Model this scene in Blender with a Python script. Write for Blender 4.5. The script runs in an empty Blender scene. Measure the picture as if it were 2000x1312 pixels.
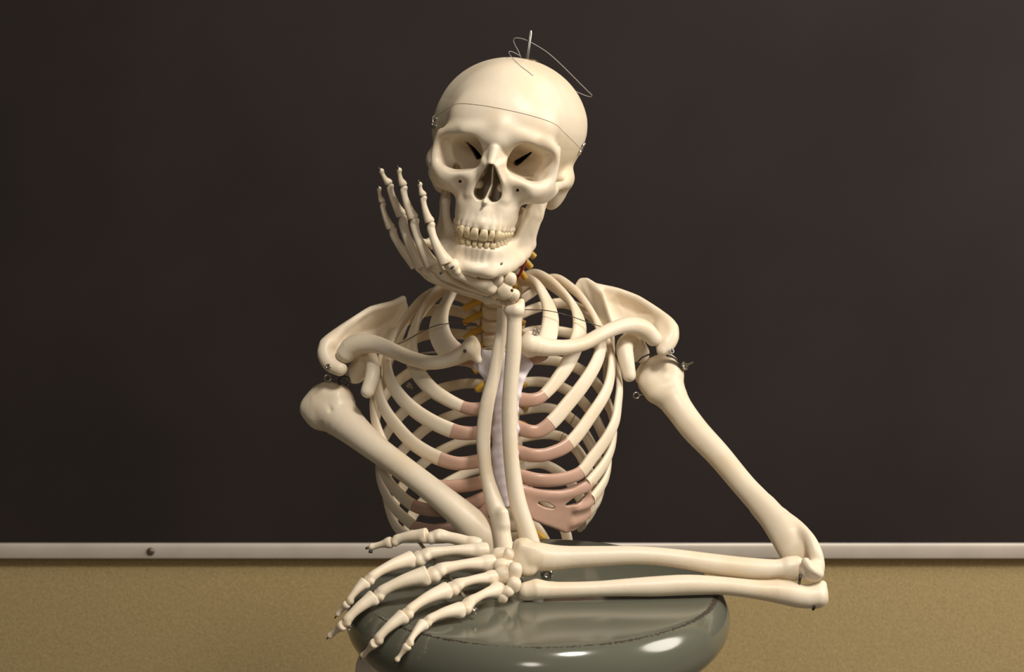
import bpy, bmesh, math, random
import numpy as np
from mathutils import Vector, Matrix

random.seed(7)
rng = np.random.default_rng(11)
SC = bpy.context.scene
COL = SC.collection

# ------------------------------------------------------------------ camera maths (millimetres, camera at x=y=0)
FPX = 2925.0
PITCH = math.radians(7.8)
CP, SP = math.cos(PITCH), math.sin(PITCH)
CAMZ = 1150.0                 # camera height above the floor
SEATZ = 750.0                 # top of the stool


def V(*a):
    return np.array(a if len(a) > 1 else a[0], float)


def ray(px, py):
    u = (px - 1000.0) / FPX
    v = (py - 656.0) / FPX
    return V(u, CP - v * SP, -SP - v * CP)


def P(px, py, Y):
    """world point (mm) seen at a photo position, standing Y mm in front of the camera"""
    r = ray(px, py)
    w = r * (Y / r[1])
    return V(w[0], w[1], w[2] + CAMZ)


def S(px, py, h=0.0):
    """world point at height h above the stool seat"""
    r = ray(px, py)
    w = r * ((SEATZ + h - CAMZ) / r[2])
    return V(w[0], w[1], w[2] + CAMZ)


def mmpx(p):
    """millimetres covered by one photo pixel at world point p"""
    return (p[1] * CP - (p[2] - CAMZ) * SP) / FPX


def unit(v):
    v = np.asarray(v, float)
    return v / max(1e-9, np.linalg.norm(v))


# ------------------------------------------------------------------ signed-distance modelling
class Prim:
    def __init__(self, fn, lo, hi):
        self.fn, self.lo, self.hi = fn, np.asarray(lo, float), np.asarray(hi, float)

    def mir(self):
        f = self.fn
        return Prim(lambda x, y, z: f(-x, y, z), [-self.hi[0], self.lo[1], self.lo[2]], [-self.lo[0], self.hi[1], self.hi[2]])


def rotm(rx=0, ry=0, rz=0):
    return np.array((Matrix.Rotation(math.radians(rz), 3, 'Z') @ Matrix.Rotation(math.radians(ry), 3, 'Y') @ Matrix.Rotation(math.radians(rx), 3, 'X')))


def ell(c, r, rot=None, p=2.0):
    c, r = V(c), V(r) if not np.isscalar(r) else V(r, r, r)
    R = np.eye(3) if rot is None else np.asarray(rot, float)
    ext = np.sqrt(((R * r[None, :]) ** 2).sum(1)) * (1.0 if p == 2 else 1.25)

    def fn(x, y, z):
        dx, dy, dz = x - c[0], y - c[1], z - c[2]
        a = (R[0, 0] * dx + R[1, 0] * dy + R[2, 0] * dz) / r[0]
        b = (R[0, 1] * dx + R[1, 1] * dy + R[2, 1] * dz) / r[1]
        e = (R[0, 2] * dx + R[1, 2] * dy + R[2, 2] * dz) / r[2]
        if p == 2:
            k0 = np.sqrt(a * a + b * b + e * e)
            k1 = np.sqrt((a / r[0]) ** 2 + (b / r[1]) ** 2 + (e / r[2]) ** 2)
            return k0 * (k0 - 1) / np.maximum(k1, 1e-6)
        k0 = (np.abs(a) ** p + np.abs(b) ** p + np.abs(e) ** p) ** (1 / p)
        return (k0 - 1) * r.min()
    return Prim(fn, c - ext, c + ext)


def cone(a, b, ra, rb=None, flat=None, s=1.0):
    """round cone from a to b; flat = direction squeezed by factor s (<1 thinner)"""
    a, b = V(a), V(b)
    rb = ra if rb is None else rb
    m = max(ra, rb)
    lo, hi = np.minimum(a, b) - m * max(1, s), np.maximum(a, b) + m * max(1, s)
    n = None if flat is None else unit(flat)
    g = 1.0 / s - 1.0
    if n is not None:
        a, b = a + n * (a @ n) * g, b + n * (b @ n) * g
    ab = b - a
    L2 = max(1e-9, float(ab @ ab))

    def fn(x, y, z):
        if n is not None:
            q = (x * n[0] + y * n[1] + z * n[2]) * g
            x, y, z = x + q * n[0], y + q * n[1], z + q * n[2]
        dx, dy, dz = x - a[0], y - a[1], z - a[2]
        t = np.clip((dx * ab[0] + dy * ab[1] + dz * ab[2]) / L2, 0, 1)
        ex, ey, ez = dx - t * ab[0], dy - t * ab[1], dz - t * ab[2]
        d = np.sqrt(ex * ex + ey * ey + ez * ez) - (ra + t * (rb - ra))
        return d if n is None else d * min(1.0, .35 + .65 * s)
    return Prim(fn, lo, hi)


def tri(a, b, c, th):
    """rounded triangle plate of half thickness th"""
    a, b, c = V(a), V(b), V(c)
    ba, cb, ac = b - a, c - b, a - c
    nor = np.cross(ba, ac)
    n2 = max(1e-9, float(nor @ nor))

    def seg(dx, dy, dz, e):
        t = np.clip((dx * e[0] + dy * e[1] + dz * e[2]) / float(e @ e), 0, 1)
        return (dx - t * e[0]) ** 2 + (dy - t * e[1]) ** 2 + (dz - t * e[2]) ** 2

    def fn(x, y, z):
        pa = (x - a[0], y - a[1], z - a[2])
        pb = (x - b[0], y - b[1], z - b[2])
        pc = (x - c[0], y - c[1], z - c[2])
        ins = np.ones(np.broadcast(x, y, z).shape, bool)
        for e, p in ((ba, pa), (cb, pb), (ac, pc)):
            m = np.cross(e, nor)
            ins &= (m[0] * p[0] + m[1] * p[1] + m[2] * p[2]) >= 0
        d1 = np.minimum(np.minimum(seg(*pa, ba), seg(*pb, cb)), seg(*pc, ac))
        dp = (nor[0] * pa[0] + nor[1] * pa[1] + nor[2] * pa[2]) ** 2 / n2
        return np.sqrt(np.where(ins, dp, d1)) - th
    lo = np.minimum(np.minimum(a, b), c) - th
    hi = np.maximum(np.maximum(a, b), c) + th
    return Prim(fn, lo, hi)


class Vol:
    def __init__(self, lo, hi, h):
        self.h = h
        self.lo = np.asarray(lo, float) - 3 * h
        n = np.ceil((np.asarray(hi, float) + 3 * h - self.lo) / h).astype(int) + 1
        self.ax = [self.lo[i] + h * np.arange(n[i]) for i in range(3)]
        self.D = np.full(tuple(n), 50.0, np.float32)

    def _win(self, p, pad):
        sl = []
        for i in range(3):
            a = int(np.searchsorted(self.ax[i], p.lo[i] - pad))
            b = int(np.searchsorted(self.ax[i], p.hi[i] + pad))
            sl.append(slice(max(0, a - 1), min(len(self.ax[i]), b + 1)))
        x = self.ax[0][sl[0]][:, None, None]
        y = self.ax[1][sl[1]][None, :, None]
        z = self.ax[2][sl[2]][None, None, :]
        return tuple(sl), x, y, z

    def add(self, p, k=0.0):
        w, x, y, z = self._win(p, k + 3 * self.h)
        A = self.D[w]
        if A.size == 0:
            return self
        B = p.fn(x, y, z)
        if k > 0:
            q = np.maximum(k - np.abs(A - B), 0) / k
            self.D[w] = np.minimum(A, B) - q * q * k * 0.25
        else:
            self.D[w] = np.minimum(A, B)
        return self

    def cut(self, p, k=0.0):
        w, x, y, z = self._win(p, k + 3 * self.h)
        A = self.D[w]
        if A.size == 0:
            return self
        B = -p.fn(x, y, z)
        if k > 0:
            q = np.maximum(k - np.abs(A - B), 0) / k
            self.D[w] = np.maximum(A, B) + q * q * k * 0.25
        else:
            self.D[w] = np.maximum(A, B)
        return self

    def both(self, p, k=0.0):
        return self.add(p, k).add(p.mir(), k)

    def cutb(self, p, k=0.0):
        return self.cut(p, k).cut(p.mir(), k)

    def field(self, fn):
        """D = fn(D, x, y, z) on the whole grid"""
        self.D = fn(self.D, self.ax[0][:, None, None], self.ax[1][None, :, None], self.ax[2][None, None, :]).astype(np.float32)
        return self

    def blur(self, n):
        D = np.minimum(self.D, 8.0)
        for _ in range(n):
            for ax in range(3):
                E = D.copy()
                m = [slice(None)] * 3
                l, r = m[:], m[:]
                m[ax], l[ax], r[ax] = slice(1, -1), slice(0, -2), slice(2, None)
                E[tuple(m)] = .5 * D[tuple(m)] + .25 * (D[tuple(l)] + D[tuple(r)])
                D = E
        self.D = D
        return self

    def mesh(self):
        return nets(self.D, self.lo, self.h)


def nets(D, lo, h):
    """surface nets: vertices (N,3), quads (M,4)"""
    D = np.pad(D, 1, constant_values=50.0)
    lo = lo - h
    I = D < 0
    n = np.array(D.shape) - 1
    cnt = np.zeros(tuple(n), np.int8)
    for i in (0, 1):
        for j in (0, 1):
            for k in (0, 1):
                cnt += I[i:i + n[0], j:j + n[1], k:k + n[2]]
    act = np.argwhere((cnt > 0) & (cnt < 8))
    ids = np.full(tuple(n), -1, np.int32)
    ids[act[:, 0], act[:, 1], act[:, 2]] = np.arange(len(act))
    acc = np.zeros((len(act), 3))
    num = np.zeros(len(act))
    cor = [(i, j, k) for i in (0, 1) for j in (0, 1) for k in (0, 1)]
    for a in cor:
        for ax in range(3):
            if a[ax]:
                continue
            b = list(a)
            b[ax] = 1
            va = D[act[:, 0] + a[0], act[:, 1] + a[1], act[:, 2] + a[2]].astype(float)
            vb = D[act[:, 0] + b[0], act[:, 1] + b[1], act[:, 2] + b[2]].astype(float)
            m = (va < 0) != (vb < 0)
            t = np.where(m, va / np.where(m, va - vb, 1), 0)
            pos = np.repeat(np.array(a, float)[None], len(act), 0)
            pos[:, ax] = t
            acc += pos * m[:, None]
            num += m
    verts = (act + acc / np.maximum(num, 1)[:, None]) * h + lo
    quads = []
    for ax in range(3):
        s0 = [slice(1, -1)] * 3
        s1 = [slice(1, -1)] * 3
        s0[ax] = slice(0, -1)
        s1[ax] = slice(1, None)
        A, B = I[tuple(s0)], I[tuple(s1)]
        e = np.argwhere(A != B)
        if not len(e):
            continue
        flip = A[e[:, 0], e[:, 1], e[:, 2]]
        off = np.ones(3, int)
        off[ax] = 0
        e = e + off
        u, w = (ax + 1) % 3, (ax + 2) % 3

        def cid(du, dw):
            q = e.copy()
            q[:, u] -= du
            q[:, w] -= dw
            return ids[q[:, 0], q[:, 1], q[:, 2]]
        q = np.stack([cid(1, 1), cid(0, 1), cid(0, 0), cid(1, 0)], 1)
        q[~flip] = q[~flip][:, ::-1]
        quads.append(q)
    return verts, np.concatenate(quads) if quads else np.zeros((0, 4), int)


def auto(prims, h, k=1.0):
    """volume from a list of prims or (prim, k) or (prim, k, 'cut')"""
    ps = [p if isinstance(p, tuple) else (p, k) for p in prims]
    lo = np.min([p[0].lo for p in ps if len(p) < 3], 0)
    hi = np.max([p[0].hi for p in ps if len(p) < 3], 0)
    v = Vol(lo - 1, hi + 1, h)
    for p in ps:
        (v.cut if len(p) > 2 else v.add)(p[0], p[1])
    return v


# ------------------------------------------------------------------ curves and lofts
def crom(pts, n):
    """Catmull-Rom through rows of pts (any width), n samples spread along the length"""
    pts = np.asarray(pts, float)
    if len(pts) == 2:
        t = np.linspace(0, 1, n)[:, None]
        return pts[0] * (1 - t) + pts[1] * t
    d = np.maximum(np.linalg.norm(np.diff(pts[:, :3], axis=0), axis=1), 1e-6)
    s = np.concatenate([[0], np.cumsum(d)])
    u = np.linspace(0, s[-1], n)
    e0 = pts[0] * 2 - pts[1]
    e1 = pts[-1] * 2 - pts[-2]
    Q = np.vstack([e0, pts, e1])
    sk = np.concatenate([[-d[0]], s, [s[-1] + d[-1]]])
    out = np.zeros((n, pts.shape[1]))
    for i, x in enumerate(u):
        j = min(max(int(np.searchsorted(s, x, side='right')) - 1, 0), len(pts) - 2)
        p0, p1, p2, p3 = Q[j], Q[j + 1], Q[j + 2], Q[j + 3]
        t0, t1, t2, t3 = sk[j], sk[j + 1], sk[j + 2], sk[j + 3]
        m1 = (p2 - p0) / (t2 - t0) * (t2 - t1)
        m2 = (p3 - p1) / (t3 - t1) * (t2 - t1)
        t = (x - t1) / (t2 - t1)
        out[i] = ((2 * t ** 3 - 3 * t ** 2 + 1) * p1 + (t ** 3 - 2 * t ** 2 + t) * m1 + (-2 * t ** 3 + 3 * t ** 2) * p2 + (t ** 3 - t ** 2) * m2)
    return out


def chain(pts, n=None, k=1.0, flat=None, s=1.0):
    """one smooth limb as a single primitive: rows of pts are x,y,z,radius"""
    pts = np.asarray(pts, float)
    n = n or 4 * (len(pts) - 1) + 1
    c = crom(pts, n)
    c[:, 3] = np.maximum(c[:, 3], .2)
    segs = [cone(c[i, :3], c[i + 1, :3], c[i, 3], c[i + 1, 3], flat, s) for i in range(n - 1)]
    pad = 6.0

    def fn(x, y, z):
        out = np.full(np.broadcast(x, y, z).shape, pad, float)
        ax = [q.ravel() for q in (x, y, z)]
        for g in segs:
            sl = []
            for i in range(3):
                w = np.where((ax[i] > g.lo[i] - pad) & (ax[i] < g.hi[i] + pad))[0]
                if not len(w):
                    break
                sl.append(slice(w[0], w[-1] + 1))
            if len(sl) < 3:
                continue
            d = g.fn(x[sl[0]], y[:, sl[1]], z[:, :, sl[2]])
            np.minimum(out[tuple(sl)], d, out=out[tuple(sl)])
        return out
    return [(Prim(fn, np.min([g.lo for g in segs], 0), np.max([g.hi for g in segs], 0)), k)]


def loft(pts, rx, ry=None, wide=None, seg=12, power=2.0, cap=True):
    """tube along pts; rx along 'wide' directions, ry across; arrays or scalars"""
    pts = np.asarray(pts, float)
    n = len(pts)
    rx = np.broadcast_to(np.asarray(rx, float), (n,)).copy()
    ry = rx.copy() if ry is None else np.broadcast_to(np.asarray(ry, float), (n,)).copy()
    T = np.gradient(pts, axis=0)
    T /= np.maximum(np.linalg.norm(T, axis=1), 1e-9)[:, None]
    W = np.zeros((n, 3))
    if wide is None:
        ref = V(0, 0, 1) if abs(T[0][2]) < .9 else V(1, 0, 0)
        w = unit(np.cross(T[0], ref))
        for i in range(n):
            w = unit(w - T[i] * (w @ T[i]))
            W[i] = w
    else:
        wide = np.broadcast_to(np.asarray(wide, float), (n, 3))
        for i in range(n):
            W[i] = unit(wide[i] - T[i] * (wide[i] @ T[i]))
    B = np.cross(T, W)
    a = np.arange(seg) * 2 * math.pi / seg
    ca = np.sign(np.cos(a)) * np.abs(np.cos(a)) ** (2 / power)
    sa = np.sign(np.sin(a)) * np.abs(np.sin(a)) ** (2 / power)
    rings = pts[:, None, :] + rx[:, None, None] * ca[None, :, None] * W[:, None, :] + ry[:, None, None] * sa[None, :, None] * B[:, None, :]
    vs = rings.reshape(-1, 3)
    fs = []
    for i in range(n - 1):
        for j in range(seg):
            k = (j + 1) % seg
            fs.append((i * seg + j, i * seg + k, (i + 1) * seg + k, (i + 1) * seg + j))
    fs = [tuple(f) for f in fs]
    if cap:
        fs.append(tuple(range(seg - 1, -1, -1)))
        fs.append(tuple((n - 1) * seg + j for j in range(seg)))
    return vs, fs


def wirem(pts, r, n=None, seg=6):
    return loft(crom(pts, n or 8 * len(pts)), r, seg=seg)


def lathe(prof, c, axis=(0, 0, 1), seg=48):
    """prof rows (radius, height) revolved about axis through c"""
    ax = unit(V(axis))
    ref = V(1, 0, 0) if abs(ax[0]) < .9 else V(0, 1, 0)
    u = unit(np.cross(ax, ref))
    w = np.cross(ax, u)
    vs, fs = [], []
    c = V(c)
    for r, h in prof:
        for j in range(seg):
            t = 2 * math.pi * j / seg
            vs.append(c + ax * h + r * (u * math.cos(t) + w * math.sin(t)))
    n = len(prof)
    for i in range(n - 1):
        for j in range(seg):
            k = (j + 1) % seg
            fs.append((i * seg + j, i * seg + k, (i + 1) * seg + k, (i + 1) * seg + j))
    fs.append(tuple(range(seg - 1, -1, -1)))
    fs.append(tuple((n - 1) * seg + j for j in range(seg)))
    return np.array(vs), fs


def join(*ms):
    vs, fs, o = [], [], 0
    for v, f in ms:
        vs.append(np.asarray(v, float))
        fs += [tuple(int(i) + o for i in q) for q in f]
        o += len(v)
    return np.concatenate(vs), fs


def boxm(lo, hi):
    lo, hi = V(lo), V(hi)
    vs = [(x, y, z) for z in (lo[2], hi[2]) for y in (lo[1], hi[1]) for x in (lo[0], hi[0])]
    fs = [(0, 2, 3, 1), (4, 5, 7, 6), (0, 1, 5, 4), (2, 6, 7, 3), (0, 4, 6, 2), (1, 3, 7, 5)]
    return np.array(vs, float), fs


# ------------------------------------------------------------------ objects
def origin_of(o):
    p = V(0, 0, 0)
    while o is not None:
        p = p + V(*o.location) * 1000
        o = o.parent
    return p


def obj(name, m, mat, parent=None, at=None, smooth=True, label=None, angle=None):
    """link one mesh object; vertices in world millimetres; 'at' = its origin"""
    vs, fs = np.asarray(m[0], float), m[1]
    at = V(at) if at is not None else vs.mean(0)
    me = bpy.data.meshes.new(name)
    loc = (vs - at) / 1000.0
    if isinstance(fs, np.ndarray):
        me.vertices.add(len(loc))
        me.vertices.foreach_set('co', loc.astype(np.float32).ravel())
        me.loops.add(fs.size)
        me.loops.foreach_set('vertex_index', fs.astype(np.int32).ravel())
        me.polygons.add(len(fs))
        me.polygons.foreach_set('loop_start', np.arange(0, fs.size, 4, dtype=np.int32))
        me.polygons.foreach_set('loop_total', np.full(len(fs), 4, np.int32))
        me.update(calc_edges=True)
    else:
        me.from_pydata(loc.tolist(), [], fs)
        me.update()
    me.validate()
    me.polygons.foreach_set('use_smooth', np.full(len(me.polygons), smooth))
    if angle:
        me.set_sharp_from_angle(angle=math.radians(angle))
    me.materials.append(mat)
    o = bpy.data.objects.new(name, me)
    COL.objects.link(o)
    if parent is not None:
        o.parent = parent
        o.location = (at - origin_of(parent)) / 1000.0
    else:
        o.location = at / 1000.0
    if label:
        o['label'] = label
    return o


def empty(name, at, parent=None):
    o = bpy.data.objects.new(name, None)
    o.empty_display_size = .05
    COL.objects.link(o)
    if parent is not None:
        o.parent = parent
        o.location = (V(at) - origin_of(parent)) / 1000.0
    else:
        o.location = V(at) / 1000.0
    return o


def tag(o, label, cat, group=None, kind=None):
    o['label'] = label
    o['category'] = cat
    if group:
        o['group'] = group
    if kind:
        o['kind'] = kind
    return o


# ------------------------------------------------------------------ materials
def lin(r, g, b):
    f = lambda c: (c / 255) / 12.92 if c <= 10 else ((c / 255 + .055) / 1.055) ** 2.4
    return (f(r), f(g), f(b), 1)


def mat(name, rgb, rough=.5, metal=0.0, spec=.5, sss=0.0, coat=0.0):
    m = bpy.data.materials.new(name)
    m.use_nodes = True
    b = m.node_tree.nodes['Principled BSDF']
    b.inputs['Base Color'].default_value = lin(*rgb)
    b.inputs['Roughness'].default_value = rough
    b.inputs['Metallic'].default_value = metal
    b.inputs['Specular IOR Level'].default_value = spec
    if coat:
        b.inputs['Coat Weight'].default_value = coat
        b.inputs['Coat Roughness'].default_value = .08
    if sss:
        b.inputs['Subsurface Weight'].default_value = sss
        b.inputs['Subsurface Radius'].default_value = (1.0, .6, .35)
        b.inputs['Subsurface Scale'].default_value = .003
    return m


def noisy(m, rgb2, scale, lo=.4, hi=.7, bump=0.0, bscale=None, detail=4, coord='Object'):
    """mix a second colour in by noise, optional bump"""
    nt = m.node_tree
    b = nt.nodes['Principled BSDF']
    tc = nt.nodes.new('ShaderNodeTexCoord')
    n = nt.nodes.new('ShaderNodeTexNoise')
    n.inputs['Scale'].default_value = scale
    n.inputs['Detail'].default_value = detail
    r = nt.nodes.new('ShaderNodeMapRange')
    r.inputs['From Min'].default_value = lo
    r.inputs['From Max'].default_value = hi
    mx = nt.nodes.new('ShaderNodeMix')
    mx.data_type = 'RGBA'
    mx.inputs['A'].default_value = b.inputs['Base Color'].default_value[:]
    mx.inputs['B'].default_value = lin(*rgb2)
    L = nt.links.new
    L(tc.outputs[coord], n.inputs['Vector'])
    L(n.outputs['Fac'], r.inputs['Value'])
    L(r.outputs['Result'], mx.inputs['Factor'])
    L(mx.outputs['Result'], b.inputs['Base Color'])
    if bump:
        n2 = nt.nodes.new('ShaderNodeTexNoise')
        n2.inputs['Scale'].default_value = bscale or scale
        n2.inputs['Detail'].default_value = 6
        L(tc.outputs[coord], n2.inputs['Vector'])
        bp = nt.nodes.new('ShaderNodeBump')
        bp.inputs['Strength'].default_value = bump
        bp.inputs['Distance'].default_value = .001
        L(n2.outputs['Fac'], bp.inputs['Height'])
        L(bp.outputs['Normal'], b.inputs['Normal'])
    return m


BONE = noisy(mat('bone plastic', (231, 217, 195), .42, spec=.4), (223, 204, 174), 22, .45, .75, .15, 160)
TOOTH = noisy(mat('tooth enamel', (220, 203, 170), .3), (206, 184, 144), 60, .4, .7)
CART = noisy(mat('pink cartilage', (196, 160, 142), .33, spec=.5), (182, 146, 126), 18, .4, .7)
STERN = noisy(mat('pale sternum plastic', (222, 214, 220), .5), (212, 200, 204), 25, .4, .7, .2, 60)
NERVE = mat('yellow nerve', (218, 174, 66), .4)
DISC = noisy(mat('intervertebral disc', (214, 190, 156), .5), (198, 170, 134), 30)
RED = mat('red artery', (170, 30, 28), .35)
STEEL = mat('steel', (176, 172, 164), .25, 1.0)
DARKST = mat('dark steel wire', (96, 92, 88), .35, 1.0)
LINE = mat('thin nylon line', (150, 146, 142), .4)
HOLE = mat('dark screw hole', (46, 40, 30), .7)

# ------------------------------------------------------------------ the skull, in its own frame (x towards image right, y forward, z up, mm)
HR, HP, HY = .1506, .0035, -.078
HT = V(-11.2, 1383.5, CAMZ - 38.3)


def _hrot():
    cr, sr, cp, sp, cy, sy = math.cos(HR), math.sin(HR), math.cos(HP), math.sin(HP), math.cos(HY), math.sin(HY)
    Rz = np.array([[cy, -sy, 0], [sy, cy, 0], [0, 0, 1]])
    Rx = np.array([[1, 0, 0], [0, cp, -sp], [0, sp, cp]])
    Ry = np.array([[cr, 0, sr], [0, 1, 0], [-sr, 0, cr]])
    return Rz @ Rx @ Ry @ np.diag([1, -1, 1.0])


HM = _hrot()


def HW(l):
    l = np.array(l, float).reshape(-1, 3)
    l[:, 0] += np.interp(l[:, 2], [-95, -5, 10, 30, 45, 60], [-4.5, -.6, -.8, .2, 2.0, 3.0])       # the natural slant of this lower face
    return l @ HM.T + HT


def hmesh(m):
    v, f = m
    w = HW(v)
    return (w, f[:, ::-1]) if isinstance(f, np.ndarray) else (w, [tuple(q[::-1]) for q in f])


def head_local(px, py, y):
    a = HM.T @ ray(px, py)
    o = V(0, 0, CAMZ) - HT
    b = HM.T @ o
    k = (y - b[1]) / a[1]
    return k * a + b


def prism(pts, y0, y1):
    """tapered limb in the x-z plane, run straight through from y0 to y1: pts rows x,z,r"""
    pts = [V(p) for p in pts]
    arr = np.array(pts)
    m = arr[:, 2].max()

    def fn(x, y, z):
        d = None
        for a, b in zip(pts[:-1], pts[1:]):
            ex, ez = b[0] - a[0], b[1] - a[1]
            t = np.clip(((x - a[0]) * ex + (z - a[1]) * ez) / max(1e-9, ex * ex + ez * ez), 0, 1)
            q = np.sqrt((x - a[0] - t * ex) ** 2 + (z - a[1] - t * ez) ** 2) - (a[2] + t * (b[2] - a[2]))
            d = q if d is None else np.minimum(d, q)
        return np.maximum(d, np.maximum(y0 - y, y - y1))
    return Prim(fn, [arr[:, 0].min() - m, y0, arr[:, 1].min() - m], [arr[:, 0].max() + m, y1, arr[:, 1].max() + m])


def orbit_prim(cx):
    a, b = V(cx, 92, 14.6), V(16, 38, 17)
    ax = unit(b - a)
    L = np.linalg.norm(b - a)
    tl = math.radians(15)
    u = unit(V(math.cos(tl), 0, -math.sin(tl)) - ax * (ax @ V(math.cos(tl), 0, -math.sin(tl))))
    w = np.cross(u, ax)

    def fn(x, y, z):
        dx, dy, dz = x - a[0], y - a[1], z - a[2]
        t = (dx * ax[0] + dy * ax[1] + dz * ax[2]) / L
        p = dx * u[0] + dy * u[1] + dz * u[2]
        q = dx * w[0] + dy * w[1] + dz * w[2]
        tc = np.clip(t, -.4, 1.2)
        s = np.sqrt(np.maximum(1.0 - .93 * np.maximum(tc, 0) ** 1.6, .02)) * (1.03 - .06 * tc)
        ru, rw = 19.2 * s, 15.4 * s
        n = (np.abs(p / ru) ** 3.1 + np.abs(q / rw) ** 3.1) ** (1 / 3.1)
        return np.maximum((n - 1) * 15 * s, (t - 1.0) * L)
    return Prim(fn, [5, 35, -8], [58, 118, 40])


UP_ARCH = V([[0, 93], [9, 91.5], [16, 87], [21, 80], [24, 71], [26, 61], [28, 49], [29, 38]])
LO_ARCH = UP_ARCH * V(.93, 1) + V(0, -3.5)


def arch_at(arch, s):
    """point and tangent at arc length |s| from the midline, on the side of sign(s)"""
    d = np.concatenate([[0], np.cumsum(np.linalg.norm(np.diff(arch, axis=0), axis=1))])
    a = abs(s)
    p = V(np.interp(a, d, arch[:, 0]), np.interp(a, d, arch[:, 1]))
    p2 = V(np.interp(a + 1, d, arch[:, 0]), np.interp(a + 1, d, arch[:, 1]))
    p1 = V(np.interp(max(a - 1, 0), d, arch[:, 0]), np.interp(max(a - 1, 0), d, arch[:, 1]))
    t = unit(p2 - p1)
    if s < 0:
        p[0], t[0] = -p[0], -t[0]
        t = -t
    return p, t


UP_W = [8.6, 6.6, 7.6, 7.0, 6.8, 9.6, 9.0]
LO_W = [5.4, 6.0, 7.0, 7.2, 7.4, 10.4, 10.0]


def tooth_slots(widths, arch):
    out = []
    for sgn in (-1, 1):
        s = 0.0
        for i, w in enumerate(widths):
            p, t = arch_at(arch, sgn * (s + w / 2))
            out.append((i, sgn, p, t, w))
            s += w
    return out


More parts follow.
